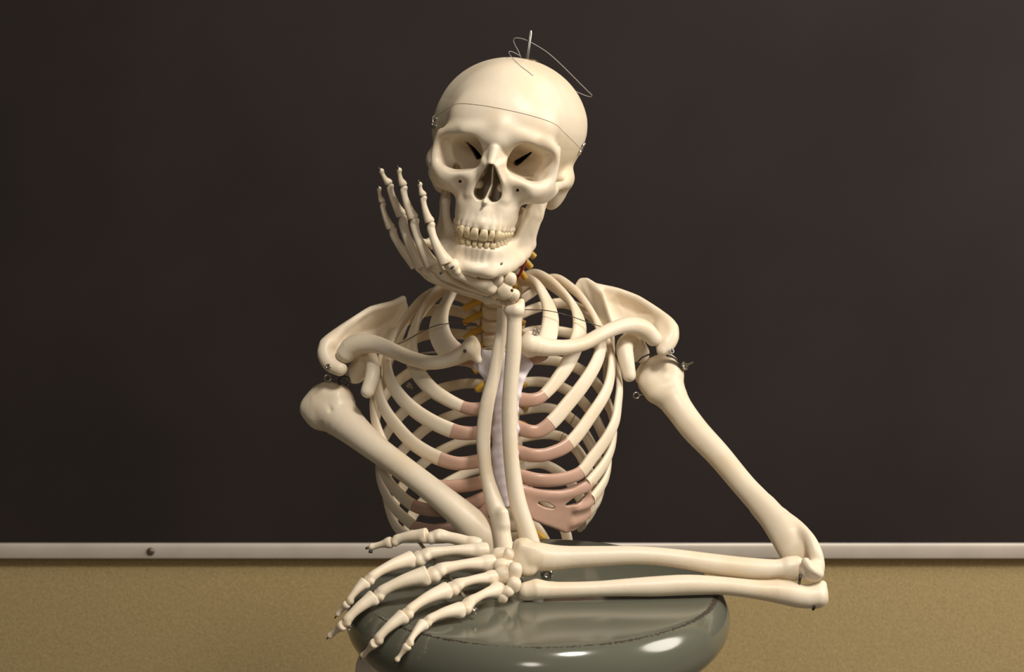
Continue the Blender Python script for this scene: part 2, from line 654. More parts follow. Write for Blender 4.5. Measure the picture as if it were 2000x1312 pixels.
def build_skull():
    v = Vol((-80, -100, -62), (80, 110, 112), .9)
    v.add(ell((0, -18, 42), (71, 72, 64)))
    v.add(ell((0, 20, 42), (58, 71, 60)), 12)
    v.add(ell((0, -52, 20), (52, 40, 40)), 10)
    v.add(ell((0, -12, 4), (54, 58, 26)), 12)
    v.both(ell((22, 68, 46), (21, 14, 18)), 18)                          # forehead above the sockets
    v.cutb(ell((82, 56, 4), (28, 25, 28), rotm(0, 0, -12)), 14)
    v.cutb(ell((45, 32, -20), (9, 26, 36), rotm(0, -6, 0)), 4)           # space behind the cheek          # temporal fossa
    v.both(tri((51, 62, 30), (51, 62, -2), (24, 38, 17), 3.4), 3)         # outer walls of the sockets
    v.both(tri((51, 62, 30), (24, 38, 17), (26, 40, 34), 3.4), 3)
    v.both(tri((51, 62, -2), (24, 38, 17), (24, 42, -2), 3.0), 3)
    v.add(cone((0, 84, 33), (0, 86, 41), 11, 8), 10)
    # brow ridges and orbital rims
    rim = [(0, 85, 33, 9), (17, 83.5, 35, 6.5), (33, 78.5, 36, 5.8), (47, 70, 31, 4.6), (53, 65.5, 22, 2.8), (53.4, 64, 12, 2.4), (51, 65, 3, 3.6),
           (42, 71.5, -4.5, 5.6), (30, 77.5, -5.5, 5.6), (17, 82, -2, 5)]
    for p, k in chain(rim, 26, 5):
        v.both(p, 5.5)
    v.both(ell((22, 75, -6), (14, 12, 13)), 8)
    v.both(ell((18, 86, 38), (14, 5, 4.5), rotm(0, 12, 0)), 8)
    # cheek bones
    for p, k in chain([(30, 74, -9, 8), (40, 67.5, -9, 7.4), (48, 58.5, -7, 6.2), (53, 50, -3.5, 5)], 8):
        v.both(p, 8)
    for p, k in chain([(30, 67, -14, 6), (39, 63, -14.5, 5), (47, 56.5, -13.5, 4.6), (53, 50, -8, 4.2)], 8):
        v.both(p, 6)
    # zygomatic arches
    for p, k in chain([(53, 50, -4, 5), (57, 41, -2, 4.8), (60, 28, -1, 4.4), (62.5, 12, 0, 4.8), (62, -4, 2, 6), (58, -14, 4, 6)], 12, flat=(1, 0, 0), s=.6):
        v.both(p, 3)
    # upper jaw
    v.both(ell((13, 62, -20), (15, 24, 24)), 8)
    v.add(ell((0, 60, -22), (20, 24, 18)), 8)
    for p, k in chain([(0, 82.5, -36, 6.2), (8, 81.5, -36, 6.2), (14, 77.5, -36, 6.2), (18.5, 70, -36, 6.2), (20.8, 60, -36, 6.2), (22, 49, -36, 6), (22, 42, -33, 5)], 16, flat=(0, 0, 1), s=1.6):
        v.both(p, 6)
    v.cutb(ell((27, 87, -17), (8, 7, 9)), 10)                             # canine fossa
    # temporal bone: ear region, mastoid
    v.both(ell((57, -8, 4), (12, 20, 12)), 8)
    v.both(ell((54, -15, -10), (10, 13, 18), rotm(8, 12, 0)), 5)
    lowarch = []
    for q in np.linspace(0, 46, 10):
        p, t = arch_at(UP_ARCH, q)
        n = V(t[1], -t[0]) if V(t[1], -t[0]) @ (p - V(0, 40)) < 0 else V(-t[1], t[0])
        c = p + n * 5.6
        lowarch.append((max(c[0], 0), c[1], -42.0, 4.8))
    for p, k in chain(lowarch, 14):
        v.both(p, 4)
    v.blur(6)
    for i, sg, p, t, w in tooth_slots(UP_W, UP_ARCH):
        n = V(-t[1], t[0])
        n = n if n @ (p - V(0, 40)) > 0 else -n
        a = p - n * 3.6
        c = p - n * 6.4
        L = [10, 9, 16, 10, 9, 6, 5][i]
        v.add(cone((a[0] + n[0] * .7, a[1] + n[1] * .7, -45.0), (c[0] + n[0] * 1.2, c[1] + n[1] * 1.2, -44 + L), 3.2 if i < 5 else 4.0, 2.2), 1.2)
    v.cut(ell((0, 52, -50), (15, 32, 13)), 3)                              # palate
    v.both(cone((13, 40, -8), (13, 34, -34), 6, 3.5), 5)
    # nose
    for p, k in chain([(0, 86, 32, 7), (0, 91, 25, 4), (0, 97.5, 15, 2.8), (0, 101.5, 9.5, 2.2)], 7):
        v.add(p, 3)
    v.both(tri((.6, 95, 24), (.6, 99.5, 9.5), (12, 82.5, 13), 1.9), 3)
    v.both(tri((12, 82.5, 15), (4, 97, 9.5), (13.5, 84, -8), 2.2), 3)
    v.both(cone((13.5, 83.0, 6), (15, 81, -18), 2.8, 3.4), 5)
    v.cutb(cone((75, 3, -6), (48, 1, -6), 3.6, 3), 1.5)
    # openings -------------------------------------------------
    v.cut(orbit_prim(35), 2.2)
    v.cut(orbit_prim(31.4).mir(), 2.2)
    v.cutb(prism([(5.2, -15.3, 7.0), (2.6, -2, 5.6), (.8, 7.5, 3.0)], 48, 120), 1.4)

    # hollow inside, reached by the slits at the back of the eye sockets
    e1, e2 = ell((0, -18, 44), (63, 65, 57)), ell((0, 16, 46), (50, 62, 52))

    def hollow(x, y, z):
        fl = 12 + 26 / (1 + np.exp(-(y - 27) / 4.0))
        return np.maximum(np.minimum(e1.fn(x, y, z), e2.fn(x, y, z)), fl - z)
    v.cut(Prim(hollow, [-66, -85, 8], [66, 80, 104]), 2)
    f1, f2 = head_local(915, 275, 47), head_local(941, 303, 47)
    g1, g2 = head_local(1041, 300, 47), head_local(1018, 322, 47)
    a = V((g1[0] - f1[0]) / 2, (f1[2] + g1[2]) / 2)
    b = V((g2[0] - f2[0]) / 2, (f2[2] + g2[2]) / 2)
    b = a + (b - a) * 1.05
    v.cutb(prism([(a[0], a[1], .5), ((a[0] + b[0]) / 2, (a[1] + b[1]) / 2, 1.7), (b[0], b[1], 2.6)], 10, 66), .6)
    # lower fissure of the socket
    c1, c2 = head_local(894, 318, 58), head_local(938, 308, 46)
    v.cut(cone((c1[0], 62, c1[2] - 1), (c1[0], 44, c1[2] - 9), 3.4, 3), .8)
    v.cut(cone((c1[0], 58, c1[2] - .5), (c2[0], 42, c2[2]), 2.6, 1.0), .8)
    c1, c2 = head_local(1043, 346, 60), head_local(1024, 330, 46)
    v.cut(cone((c1[0], 58, c1[2]), (c2[0], 42, c2[2]), 1.7, .8), .8)
    # nasal septum, conchae, spine
    v.add(tri((1.5, 92, 9), (0, 58, 9), (2.2, 86, -8), .8), .8)
    v.add(tri((2.2, 86, -8), (0, 58, 9), (0, 58, -24), .8), .8)
    v.add(tri((2.2, 86, -8), (0, 58, -24), (-1.5, 88, -24), .8), .8)
    v.both(ell((10, 72, -9), (4.2, 12, 4.2)), 1.5)
    v.both(ell((8, 72, 3), (3, 11, 5)), 1.5)
    v.add(cone((0, 82, -23), (-.8, 94, -22.5), 3.4, 1.0), 2.5)
    for q, y in ((( 900, 355), 82), ((1012.5, 372), 82)):
        l = head_local(*q, y)
        v.cut(cone((l[0], 92, l[2] + .6), (l[0], 70, l[2]), 1.5, 1.2), .6)
    # faint sutures
    sut = [head_local(1036, 364, 70), head_local(1043, 373, 70), head_local(1044, 384, 70), head_local(1049, 397, 62)]
    return v


def build_mandible():
    v = Vol((-62, -12, -104), (62, 102, 10), .9)
    low = V([(0, 80, -80, 7), (13, 78, -81, 7), (23, 68, -79.5, 6.5), (31, 48, -75, 6), (37, 27, -68, 5.5), (40.5, 12, -60, 5)])
    upp = V([(0, 81, -66, 5.5), (10, 79, -66, 5.5), (16.5, 71, -65, 5.5), (20, 57, -63, 5.5), (24, 44, -60, 5.2), (29, 36, -57, 4.6)])
    for p, k in chain(low, 16):
        v.both(p, 4)
    for p, k in chain(upp, 16):
        v.both(p, 4)
    a, b = crom(low, 7), crom(upp, 7)
    for i in range(6):
        v.both(tri(a[i, :3], a[i + 1, :3], b[i, :3], 5), 4)
        v.both(tri(b[i, :3], b[i + 1, :3], a[i + 1, :3], 5), 4)
    for sx, dx, gx in ((1, 0, -1.0), (-1, 5.6, 0)):
        def q(x, y, z):
            return V(sx * x, y, z)
        G, B, C, D = q(41 + gx, 10, -58), q(31 + dx * .5, 38, -56), q(38.5 + dx * .6, 33, -10), q(45.5, 6, -6)
        E = q(44.5 + gx, 4, -34)
        M = q(34.5 + dx, 35, -30)
        for tr_ in ((G, B, M), (G, M, E), (M, C, E), (C, E, D)):
            v.add(tri(*tr_, 2.6), 4)
        for p, k in chain([(*G, 5), (*q(42.5 + gx, 5, -46), 4.4), (*E, 3.8), (*q(45.5, 5, -18), 4), (*q(45.5, 7, -5), 5)], 10):
            v.add(p, 3)
        for p, k in chain([(*q(28, 42, -58), 5), (*q(31.5 + dx * .8, 39, -46), 3.6), (*M, 3.0), (*C, 2.4)], 8):
            v.add(p, 3)
    v.both(ell((46, 7, -3), (9, 5, 5)), 2)
    v.cutb(ell((42, 20, -2), (10, 8, 12)), 3)
    v.add(ell((0, 83.5, -80), (12, 6, 7)), 6)                               # chin
    v.both(ell((12, 79.5, -84), (7, 6, 4)), 5)
    v.cut(ell((0, 91, -71), (14, 6, 6)), 7)
    v.blur(4)
    for i, sg, p, t, w in tooth_slots(LO_W, LO_ARCH):
        n = V(-t[1], t[0])
        n = n if n @ (p - V(0, 40)) > 0 else -n
        a = p - n * 3.0
        c = p - n * 5.0
        v.add(cone((a[0], a[1], -64 + (i > 3) * 1.5), (c[0], c[1], -74), 2.8 if i < 5 else 4.2, 2.0), 2.2)
    for q in ((977, 512), (881.5, 494)):
        l = head_local(*q, 60)
        sx = 1 if l[0] > 0 else -1
        v.cut(cone((l[0] + 8 * sx, 82, l[2]), (l[0] - 6 * sx, 40, l[2]), 1.1), .8)
    return v


def tooth_mesh(i, sg, p, t, w, z0, z1, upper):
    """crown from gum z0 to edge z1"""
    n = V(-t[1], t[0])
    n = n if n @ (p - V(0, 40)) > 0 else -n
    T3, N3 = V(t[0], t[1], 0), V(n[0], n[1], 0)
    molar = i >= 5
    prem = i in (3, 4)
    dep = [3.4, 3.2, 4.0, 4.2, 4.4, 5.0, 5.0][i]
    lv = np.linspace(0, 1, 9)
    rings = []
    seg = 14
    for q in lv:
        z = z0 + (z1 - z0) * q
        wid = (w / 2 - .12) * (np.interp(q, [0, .2, .6, .85, 1], [.70, .80, .97, .97, .80]) if not (molar or prem) else np.interp(q, [0, .3, .7, .9, 1], [.8, .92, .98, .9, .6]))
        if i == 2:
            wid = (w / 2 - .12) * np.interp(q, [0, .3, .6, .85, 1], [.72, .9, .97, .8, .3])
        d = dep * (np.interp(q, [0, .3, .7, .92, 1], [.95, 1.0, .62, .34, .2]) if not (molar or prem) else np.interp(q, [0, .4, .8, 1], [.85, 1, .9, .55]))
        bul = .9 * math.sin(min(q * 1.25, 1) * math.pi) - (.5 if upper else .1) * q
        if upper and i < 3:
            bul += .9 - .2 * q
        c = V(p[0], p[1], z) + N3 * (bul - 2.0 - (0 if i < 3 else 1.2)) - N3 * d * .0
        for j in range(seg):
            a = 2 * math.pi * j / seg
            ca, sa = math.cos(a), math.sin(a)
            ca = math.copysign(abs(ca) ** .75, ca)
            sa = math.copysign(abs(sa) ** .75, sa)
            rings.append(c + T3 * wid * ca + N3 * d * .6 * sa)
    vs = np.array(rings)
    # round the incisal edge a little by hand and give the gum end a scalloped margin
    fs = []
    for r in range(len(lv) - 1):
        for j in range(seg):
            k = (j + 1) % seg
            fs.append((r * seg + j, r * seg + k, (r + 1) * seg + k, (r + 1) * seg + j))
    tip = vs[-seg:].mean(0) + V(0, 0, (.35 if not molar else -.4) * (-1 if upper else 1))
    root = vs[:seg].mean(0) + V(0, 0, 2.0 * (1 if upper else -1))
    vs = np.vstack([vs, tip[None], root[None]])
    m = len(vs)
    o = (len(lv) - 1) * seg
    for j in range(seg):
        k = (j + 1) % seg
        fs.append((o + j, o + k, m - 2))
        fs.append((k, j, m - 1))
    return vs, fs


SKEL = empty('skeleton', (0, 1420, SEATZ))
tag(SKEL, 'ivory plastic anatomical skeleton leaning on the grey stool with its chin on one hand', 'skeleton')

CUTA, CUTB, CUTC = -.05, .235, 57.5


def cutz(x, y):
    return CUTC + CUTA * x + CUTB * (y - 88)


def bisect(pts, quads, keep_top):
    """cut the skull cap off along the sawn line"""
    me = bpy.data.meshes.new('cut')
    me.from_pydata(pts.tolist(), [], quads.tolist())
    bm = bmesh.new()
    bm.from_mesh(me)
    n = Vector((-CUTA, -CUTB, 1)).normalized()
    co = Vector((0, 88, CUTC)) + n * (.28 if keep_top else -.28)
    r = bmesh.ops.bisect_plane(bm, geom=bm.verts[:] + bm.edges[:] + bm.faces[:], dist=1e-5, plane_co=co, plane_no=n, clear_outer=not keep_top, clear_inner=keep_top)
    rim = [e for e in r['geom_cut'] if isinstance(e, bmesh.types.BMEdge) and e.is_boundary]
    f = bmesh.ops.triangle_fill(bm, use_beauty=True, use_dissolve=False, edges=rim, normal=n if not keep_top else -n)
    for q in f['geom']:
        if isinstance(q, bmesh.types.BMFace):
            q.normal_update()
            if q.normal.dot(n) * (-1 if keep_top else 1) < 0:
                q.normal_flip()
    bmesh.ops.triangulate(bm, faces=[q for q in bm.faces if len(q.verts) > 4])
    bm.to_mesh(me)
    bm.free()
    out = np.array([v.co[:] for v in me.vertices]), [tuple(p.vertices) for p in me.polygons]
    bpy.data.meshes.remove(me)
    return out


def make_head():
    v = build_skull()
    pts, quads = v.mesh()
    top = bisect(pts, quads, True)
    low = bisect(pts, quads, False)
    skull = obj('skull', hmesh(low), BONE, SKEL, at=HW((0, 0, 0))[0], angle=55)
    obj('skull_cap', hmesh(top), BONE, skull, angle=55)
    spee = lambda p: .0045 * (93 - p[1]) ** 1.25
    for i, sg, p, t, w in tooth_slots(UP_W, UP_ARCH):
        z1 = [-56.6, -55.6, -56.2, -54.6, -53.8, -53.4, -53][i] + spee(p) * .4
        obj('tooth', hmesh(tooth_mesh(i, sg, p, t, w, -46.6 + spee(p) * .4, z1, True)), TOOTH, skull)
    m = build_mandible()
    jaw = obj('mandible', hmesh(m.mesh()), BONE, SKEL)
    for i, sg, p, t, w in tooth_slots(LO_W, LO_ARCH):
        z1 = [-53.2, -53.2, -52.8, -53.3, -53.2, -52.8, -52.5][i] + spee(p) * .4
        q = p - V(0, 0)
        obj('tooth', hmesh(tooth_mesh(i, sg, q, t, w, -62.8 + spee(p) * .7 + rng.uniform(-.4, .4), z1, False)), TOOTH, jaw)
    from mathutils.bvhtree import BVHTree
    tv, tf = hmesh(top)
    lv, lf = hmesh(low)
    bv = BVHTree.FromPolygons([Vector(p) for p in np.vstack([tv, lv]).tolist()], [tuple(int(i) for i in f) for f in tf] + [tuple(int(i) + len(tv) for i in f) for f in lf])

    def on(px, py, out=.6):
        """point on the skull seen at a photo position"""
        r = unit(ray(px, py))
        h, n, i, d = bv.ray_cast(Vector((0, 0, CAMZ)), Vector(r.tolist()))
        return V(*h) - r * out if h is not None else None
    # steel rod through the crown and the loose line round it
    ctop = HW(head_local(1023, 116, -12))[0]
    axis = unit(P(1029, 66, ctop[1]) - P(1023, 114, ctop[1]))
    rod = loft([ctop - axis * 14, ctop, ctop + axis * 24.5, ctop + axis * 26.5], [1.75, 1.75, 1.75, 1.1], seg=14)
    obj('hanging_rod', rod, STEEL, skull, angle=40)
    obj('rod_washer', lathe([(8, -3.4), (11, -2.4), (11, -.6), (10, 0), (4, .2)], ctop, V(.12, .1, 1), 32), mat('dark bronze', (120, 104, 84), .4, .8), skull, angle=40)
    Yt = ctop[1]
    ln = [on(1041, 148), on(1030, 139), on(1018, 130), on(1008, 121), on(1003.5, 116.5), P(999, 111, Yt - 34), P(995, 105.5, Yt - 26), P(993.8, 102, Yt - 18), P(996, 100.3, Yt - 10), P(1003, 102, Yt - 3), P(1012, 107, Yt), P(1018, 110, Yt + 3)]
    l2 = [P(1017, 112, Yt + 3), P(1013, 101, Yt + 5), P(1005, 86, Yt + 6), P(1003, 78, Yt + 6), P(1006, 74.5, Yt + 5), P(1015, 74.5, Yt + 5), P(1027, 78, Yt + 5), P(1045, 87, Yt + 8), P(1070, 103, Yt + 12), P(1100, 130, Yt + 20), P(1130, 160, Yt + 28),
          P(1148, 178, Yt + 32), P(1156, 186, Yt + 34), P(1154, 189, Yt + 36), P(1145, 187, Yt + 38), P(1130, 181, Yt + 38), P(1120, 175.5, Yt + 36), P(1108, 167, Yt + 34)]
    obj('loose_line', join(wirem([q for q in ln if q is not None], .35, 60), wirem(l2, .38, 140)), LINE, skull)
    # small steel latches holding the skull cap
    for side, qs in ((-1, ((851, 232), (850, 246))), (1, ((1137, 284), (1131, 297)))):
        ws = []
        for q in qs:
            w = on(*q, 0)
            if w is None:
                continue
            ws.append(w)
            ax = unit(V(side, -.5, .1))
            obj('latch_screw', lathe([(1.3, -4), (1.3, 1.2), (2.4, 1.3), (2.4, 2.3), (1.2, 2.9)], w, ax, 12), STEEL, skull, angle=40)
        if len(ws) == 2:
            o = unit(V(side, -.5, .1))
            w1, w2 = ws
            obj('latch_hook', wirem([w1 + o * 1 + V(0, 0, 3), w1 + o * 3 + V(0, 0, 1), (w1 + w2) / 2 + o * 2.4, w2 + o * 3 + V(0, 0, 1), w2 + o * 1 + V(0, 0, -3)], .5), STEEL, skull)
    return skull, jaw


make_head()

# ------------------------------------------------------------------ spine
SPINE = [(1006, 440, 1405), (1005, 461, 1415), (1008, 481, 1425), (1006, 500, 1437), (1000, 518, 1449), (989, 537, 1460), (974, 558, 1470),
         (968, 580, 1480), (966, 604, 1490), (966, 630, 1498), (968, 658, 1504), (971, 689, 1508), (975, 723, 1511), (979, 762, 1512),
         (985, 806, 1512), (990, 855, 1510), (996, 908, 1506), (1002, 960, 1501), (1008, 1012, 1495)]
SP3 = [P(*q) for q in SPINE]
for i in range(5):                                   # lumbar bones carry on down behind the stool
    SP3.append(SP3[-1] + V(2.5, -3 + 3 * i, -31))
SP3 = np.array(SP3)
ROLL = V(.998, 0, .06)                               # sideways axis of the leaning trunk


def build_spine():
    n = len(SP3)
    for i in range(n):
        c = SP3[i]
        up = unit(SP3[max(i - 1, 0)] - SP3[min(i + 1, n - 1)])
        side = unit(ROLL - up * (ROLL @ up))
        fwd = unit(np.cross(up, side))
        fwd = fwd if fwd[1] < 0 else -fwd
        gap = np.linalg.norm(SP3[i] - SP3[i + 1]) if i < n - 1 else 31
        if i < 7:
            rad, hh = 8.5, gap * .36
        elif i < 19:
            rad, hh = 11 + (i - 7) * .45, gap * .38
        else:
            rad, hh = 19, 11.5
        M = np.stack([side, fwd, up], 1)
        prims = [(ell(c + up * hh * .6, (rad, rad * .85, hh * .55), M, 3.0), 3), (ell(c - up * hh * .6, (rad * 1.03, rad * .87, hh * .55), M, 3.0), 3),
                 (ell(c, (rad * .93, rad * .8, hh * 1.1), M, 3.0), 3)]
        back = c - fwd * (rad + 5)
        tl = [15, 13, 13, 13, 14, 15, 17, 26, 27, 27, 27, 26, 26, 25, 24, 23, 21, 18, 15, 28, 30, 32, 30, 26][i]
        for sg in (-1, 1):
            prims.append((cone(c - fwd * rad * .6 + side * sg * rad * .5, back + side * sg * rad * .7, 4, 4), 3))
            prims.append((cone(back + side * sg * rad * .6, back + side * sg * tl - fwd * (2 if i < 7 else 8) - up * 1, 4, 3.6), 3))
            prims.append((cone(back + side * sg * rad * .8 + up * hh, back + side * sg * rad * .8 - up * hh, 3.6, 3.6), 3))
        sl = 16 if i < 7 else 30 if i < 19 else 26
        dn = .35 if i < 7 else .9 if i < 17 else .2
        prims.append((cone(back - fwd * 4, back - fwd * (4 + sl * .7) - up * sl * dn, 4.2, 3.0), 3))
        vb = obj('vertebra', auto(prims, 1.15).mesh(), BONE, SKEL, at=c)
        if i < n - 1:
            m = (SP3[i] + SP3[i + 1]) / 2
            dv = auto([(ell(m, (rad * .97, rad * .82, max(2.4, gap * .2)), M, 3.0), 1)], 1.0)
            dv.blur(1)
            obj('disc', dv.mesh(), DISC, vb)
        if i < 20:
            # yellow nerve roots leaving on both sides
            mb = c - up * gap * .45 - fwd * rad * .4
            for sg in (-1, 1):
                L = 15 if i < 6 else 30 if i < 11 else 21
                a = mb + side * sg * rad * .75
                b = a + side * sg * L * .75 + fwd * min(L, 19) * .35 - up * min(L, 19) * (.55 if i < 7 else .5)
                obj('nerve', loft([a, a + (b - a) * .5 + up * 1.5, a + (b - a) * .97, b], [3.3, 3.3, 3.2, 2.6], seg=12), NERVE, vb, angle=50)
                if 7 <= i < 18:
                    hp = back + side * sg * (rad * .9) + fwd * 3.4 + up * 1
                    obj('screw', lathe([(1.5, -2), (1.5, .6), (1.0, .9)], hp, fwd, 12), DARKST, vb, angle=40)
    # red artery beside the neck bones
    for sg in (-1, 1):
        pts = [SP3[i] + V(sg * 9.5, -3, -3) for i in range(1, 7)]
        obj('artery', wirem(pts, 2.2, 30, 10), RED, SKEL)
    # sacrum below the last lumbar bone, hidden behind the stool
    c = SP3[-1] + V(0, 0, -16)
    sac = [(tri(c + V(-42, 0, -8), c + V(42, 0, -8), c + V(0, 30, -105), 7), 4), (ell(c + V(0, -4, -2), (24, 16, 12)), 6)]
    obj('sacrum', auto(sac, 2.0).mesh(), BONE, SKEL)


build_spine()

# ------------------------------------------------------------------ ribs: photo position and distance of points along each, then its cartilage
RIB_R = [
    ([(987, 565, 1484), (1015, 547, 1492), (1045, 553, 1472), (1064, 580, 1447), (1074, 606, 1427), (1075, 631, 1410), (1069, 660, 1395), (1055, 687, 1384)], [(1038, 700, 1380), (1018, 706, 1378)], 8.6, 4.6),
    ([(987, 586, 1492), (1020, 552, 1508), (1045, 540, 1507), (1071, 550, 1492), (1098, 572, 1470), (1121, 598, 1447), (1131, 624, 1427), (1131, 652, 1411), (1119, 688, 1394), (1100, 725, 1382), (1062, 771, 1368)], [(1040, 781, 1364), (1008, 779, 1367)], 10, 4, .56),
    ([(988, 605, 1498), (1035, 572, 1516), (1065, 550, 1516), (1087, 545, 1504), (1108, 556, 1488), (1132, 577, 1470), (1153, 605, 1450), (1168, 633, 1432), (1175, 666, 1415), (1167, 703, 1400), (1141, 748, 1384), (1106, 792, 1370), (1077, 825, 1361)], [(1052, 842, 1358), (1032, 842, 1357), (1006, 833, 1365)], 6.6, 3.4),
    ([(990, 628, 1505), (1045, 602, 1522), (1100, 592, 1526), (1140, 608, 1508), (1167, 632, 1482), (1186, 663, 1455), (1194, 692, 1435), (1194, 724, 1418), (1185, 762, 1402), (1157, 808, 1384), (1111, 867, 1364)], [(1072, 886, 1357), (1040, 889, 1354), (1004, 880, 1362)], 6.2, 3.3),
    ([(992, 660, 1510), (1050, 645, 1527), (1110, 650, 1528), (1155, 666, 1508), (1187, 690, 1476), (1204, 718, 1448), (1210, 752, 1428), (1207, 789, 1412), (1201, 823, 1400), (1184, 857, 1389), (1155, 896, 1376), (1133, 923, 1367)], [(1095, 936, 1358), (1050, 937, 1352), (1004, 926, 1359)], 6.2, 3.3),
    ([(996, 704, 1513), (1055, 702, 1529), (1100, 708, 1530), (1140, 726, 1514), (1170, 756, 1484), (1190, 795, 1455), (1199, 835, 1430), (1196, 867, 1415), (1186, 895, 1403), (1170, 920, 1390), (1148, 945, 1377)], None, 6.2, 3.3),
    ([(1000, 749, 1514), (1050, 745, 1530), (1084, 751, 1531), (1121, 770, 1518), (1152, 801, 1492), (1176, 845, 1462), (1187, 885, 1438), (1188, 912, 1421), (1180, 940, 1407), (1156, 975, 1388)], None, 6.2, 3.3),
    ([(1006, 803, 1514), (1064, 796, 1530), (1097, 805, 1528), (1128, 829, 1512), (1153, 866, 1484), (1171, 910, 1455), (1176, 945, 1432), (1168, 978, 1412), (1147, 1003, 1396)], None, 6, 3.2),
    ([(1010, 857, 1512), (1062, 848, 1526), (1096, 853, 1525), (1128, 880, 1508), (1150, 922, 1480), (1162, 965, 1452), (1158, 998, 1428), (1138, 1024, 1408)], None, 5.8, 3.2),
    ([(1016, 910, 1508), (1060, 906, 1520), (1098, 926, 1516), (1126, 960, 1496), (1144, 1000, 1466), (1136, 1030, 1436)], None, 5.6, 3.1),
    ([(1022, 962, 1502), (1055, 972, 1514), (1085, 1000, 1510), (1105, 1040, 1496), (1110, 1075, 1478)], None, 5.2, 3),
    ([(1028, 1014, 1496), (1050, 1030, 1506), (1068, 1060, 1504), (1075, 1080, 1500)], None, 4.6, 2.8),
]
RIB_L = [
    ([(945, 567, 1484), (918, 553, 1492), (890, 562, 1472), (873, 588, 1448), (860, 614, 1428), (857, 640, 1411), (866, 668, 1396), (886, 690, 1386)], [(915, 703, 1381), (948, 709, 1378)], 10.5, 4.8),
    ([(943, 583, 1492), (905, 561, 1508), (880, 554, 1505), (855, 570, 1491), (832, 598, 1469), (815, 626, 1448), (806, 654, 1428), (803, 688, 1410), (815, 725, 1394), (840, 757, 1381), (872, 779, 1371), (906, 795, 1365)], [(930, 799, 1361), (968, 793, 1366)], 9.6, 4, .6),
    ([(942, 602, 1498), (895, 577, 1515), (855, 570, 1513), (828, 583, 1500), (800, 612, 1478), (780, 640, 1455), (765, 669, 1435), (756, 702, 1418), (761, 740, 1402), (787, 780, 1386), (828, 814, 1371), (884, 841, 1359)], [(920, 846, 1355), (968, 838, 1363)], 6.8, 3.4),
    ([(942, 628, 1505), (890, 607, 1522), (835, 607, 1521), (795, 626, 1500), (765, 657, 1470), (746, 692, 1441), (738, 724, 1422), (739, 760, 1408), (750, 796, 1396), (775, 832, 1384), (810, 868, 1371), (860, 896, 1360)], [(900, 905, 1354), (970, 892, 1360)], 6.6, 3.3),
    ([(943, 660, 1510), (890, 652, 1526), (830, 654, 1523), (785, 677, 1496), (752, 708, 1462), (736, 742, 1436), (729, 782, 1418), (735, 830, 1403), (755, 876, 1390), (800, 925, 1373), (848, 948, 1363)], [(900, 949, 1356), (945, 940, 1352), (976, 928, 1358)], 6.4, 3.3),
    ([(946, 704, 1513), (895, 702, 1528), (835, 712, 1525), (785, 738, 1496), (752, 774, 1460), (737, 815, 1431), (735, 862, 1413), (744, 906, 1400), (765, 948, 1386), (808, 987, 1369)], [(850, 996, 1362), (910, 987, 1355), (976, 957, 1357)], 6.2, 3.3),
    ([(950, 749, 1514), (900, 750, 1530), (840, 767, 1523), (790, 803, 1492), (757, 843, 1456), (741, 884, 1428), (740, 924, 1412), (751, 960, 1399), (775, 997, 1387), (806, 1025, 1375)], None, 6.2, 3.3),
    ([(955, 803, 1514), (900, 806, 1529), (845, 828, 1520), (797, 868, 1488), (765, 908, 1451), (751, 948, 1424), (757, 988, 1407), (772, 1025, 1395), (795, 1050, 1385)], None, 6, 3.2),
    ([(960, 857, 1512), (905, 862, 1525), (850, 887, 1514), (803, 928, 1480), (775, 972, 1446), (770, 1012, 1421), (782, 1045, 1406)], None, 5.8, 3.2),
    ([(966, 910, 1508), (908, 925, 1519), (852, 957, 1504), (808, 1002, 1470), (794, 1042, 1434)], None, 5.6, 3.1),
    ([(974, 962, 1502), (930, 975, 1512), (890, 1010, 1505), (868, 1050, 1490)], None, 5.2, 3),
    ([(980, 1014, 1496), (955, 1030, 1506), (935, 1060, 1504)], None, 4.6, 2.8),
]
CAGE = P(972, 800, 1440)


def outward(p):
    d = (p - CAGE) / V(118, 78, 150)
    return unit(d / V(118, 78, 150))


def rib_lofts(pts, cart, rx, ry, e, n=64):
    """rib and its cartilage cut from one continuous strip"""
    w = np.array([P(*q) for q in pts])
    full = w if not cart else np.vstack([w, [P(*q) for q in cart]])
    m = n if not cart else n + 22
    c = crom(full, m)
    k = m - 1 if not cart else int(np.argmin(np.linalg.norm(c - w[-1], axis=1)))
    T = np.gradient(c, axis=0)
    W = np.array([np.cross(unit(q), outward(p)) for q, p in zip(T, c)])
    for i in range(1, m):
        if W[i] @ W[i - 1] < 0:
            W[i] = -W[i]
    for _ in range(8):
        W[1:-1] = (W[:-2] + W[1:-1] * 2 + W[2:]) / 4
    u = np.arange(m) / k
    sx = rx * np.interp(u, [0, .03, .12, .5, .85, 1], [.75, .8, .85, 1, .35 + .65 * e + .02, e])
    sy = ry * .92 * np.interp(u, [0, .12, .5, .85, 1], [1.35, 1.2, 1, 1, 1.15])
    if cart:
        v = np.clip((np.arange(m) - k) / (m - 1 - k), 0, 1)
        sx = np.where(v > 0, np.interp(v, [0, .45, 1], [rx * e, 6.4, 7.0]), sx)
        sy = np.where(v > 0, np.interp(v, [0, .45, 1], [ry * 1.06, 3.7, 4.2]), sy)
    rib = loft(c[:k + 1], sx[:k + 1], sy[:k + 1], wide=W[:k + 1], seg=18, power=2.3)
    if not cart:
        return rib, None
    return rib, loft(c[k:], sx[k:] * .995, sy[k:] * .995, wide=W[k:], seg=18, power=2.3)


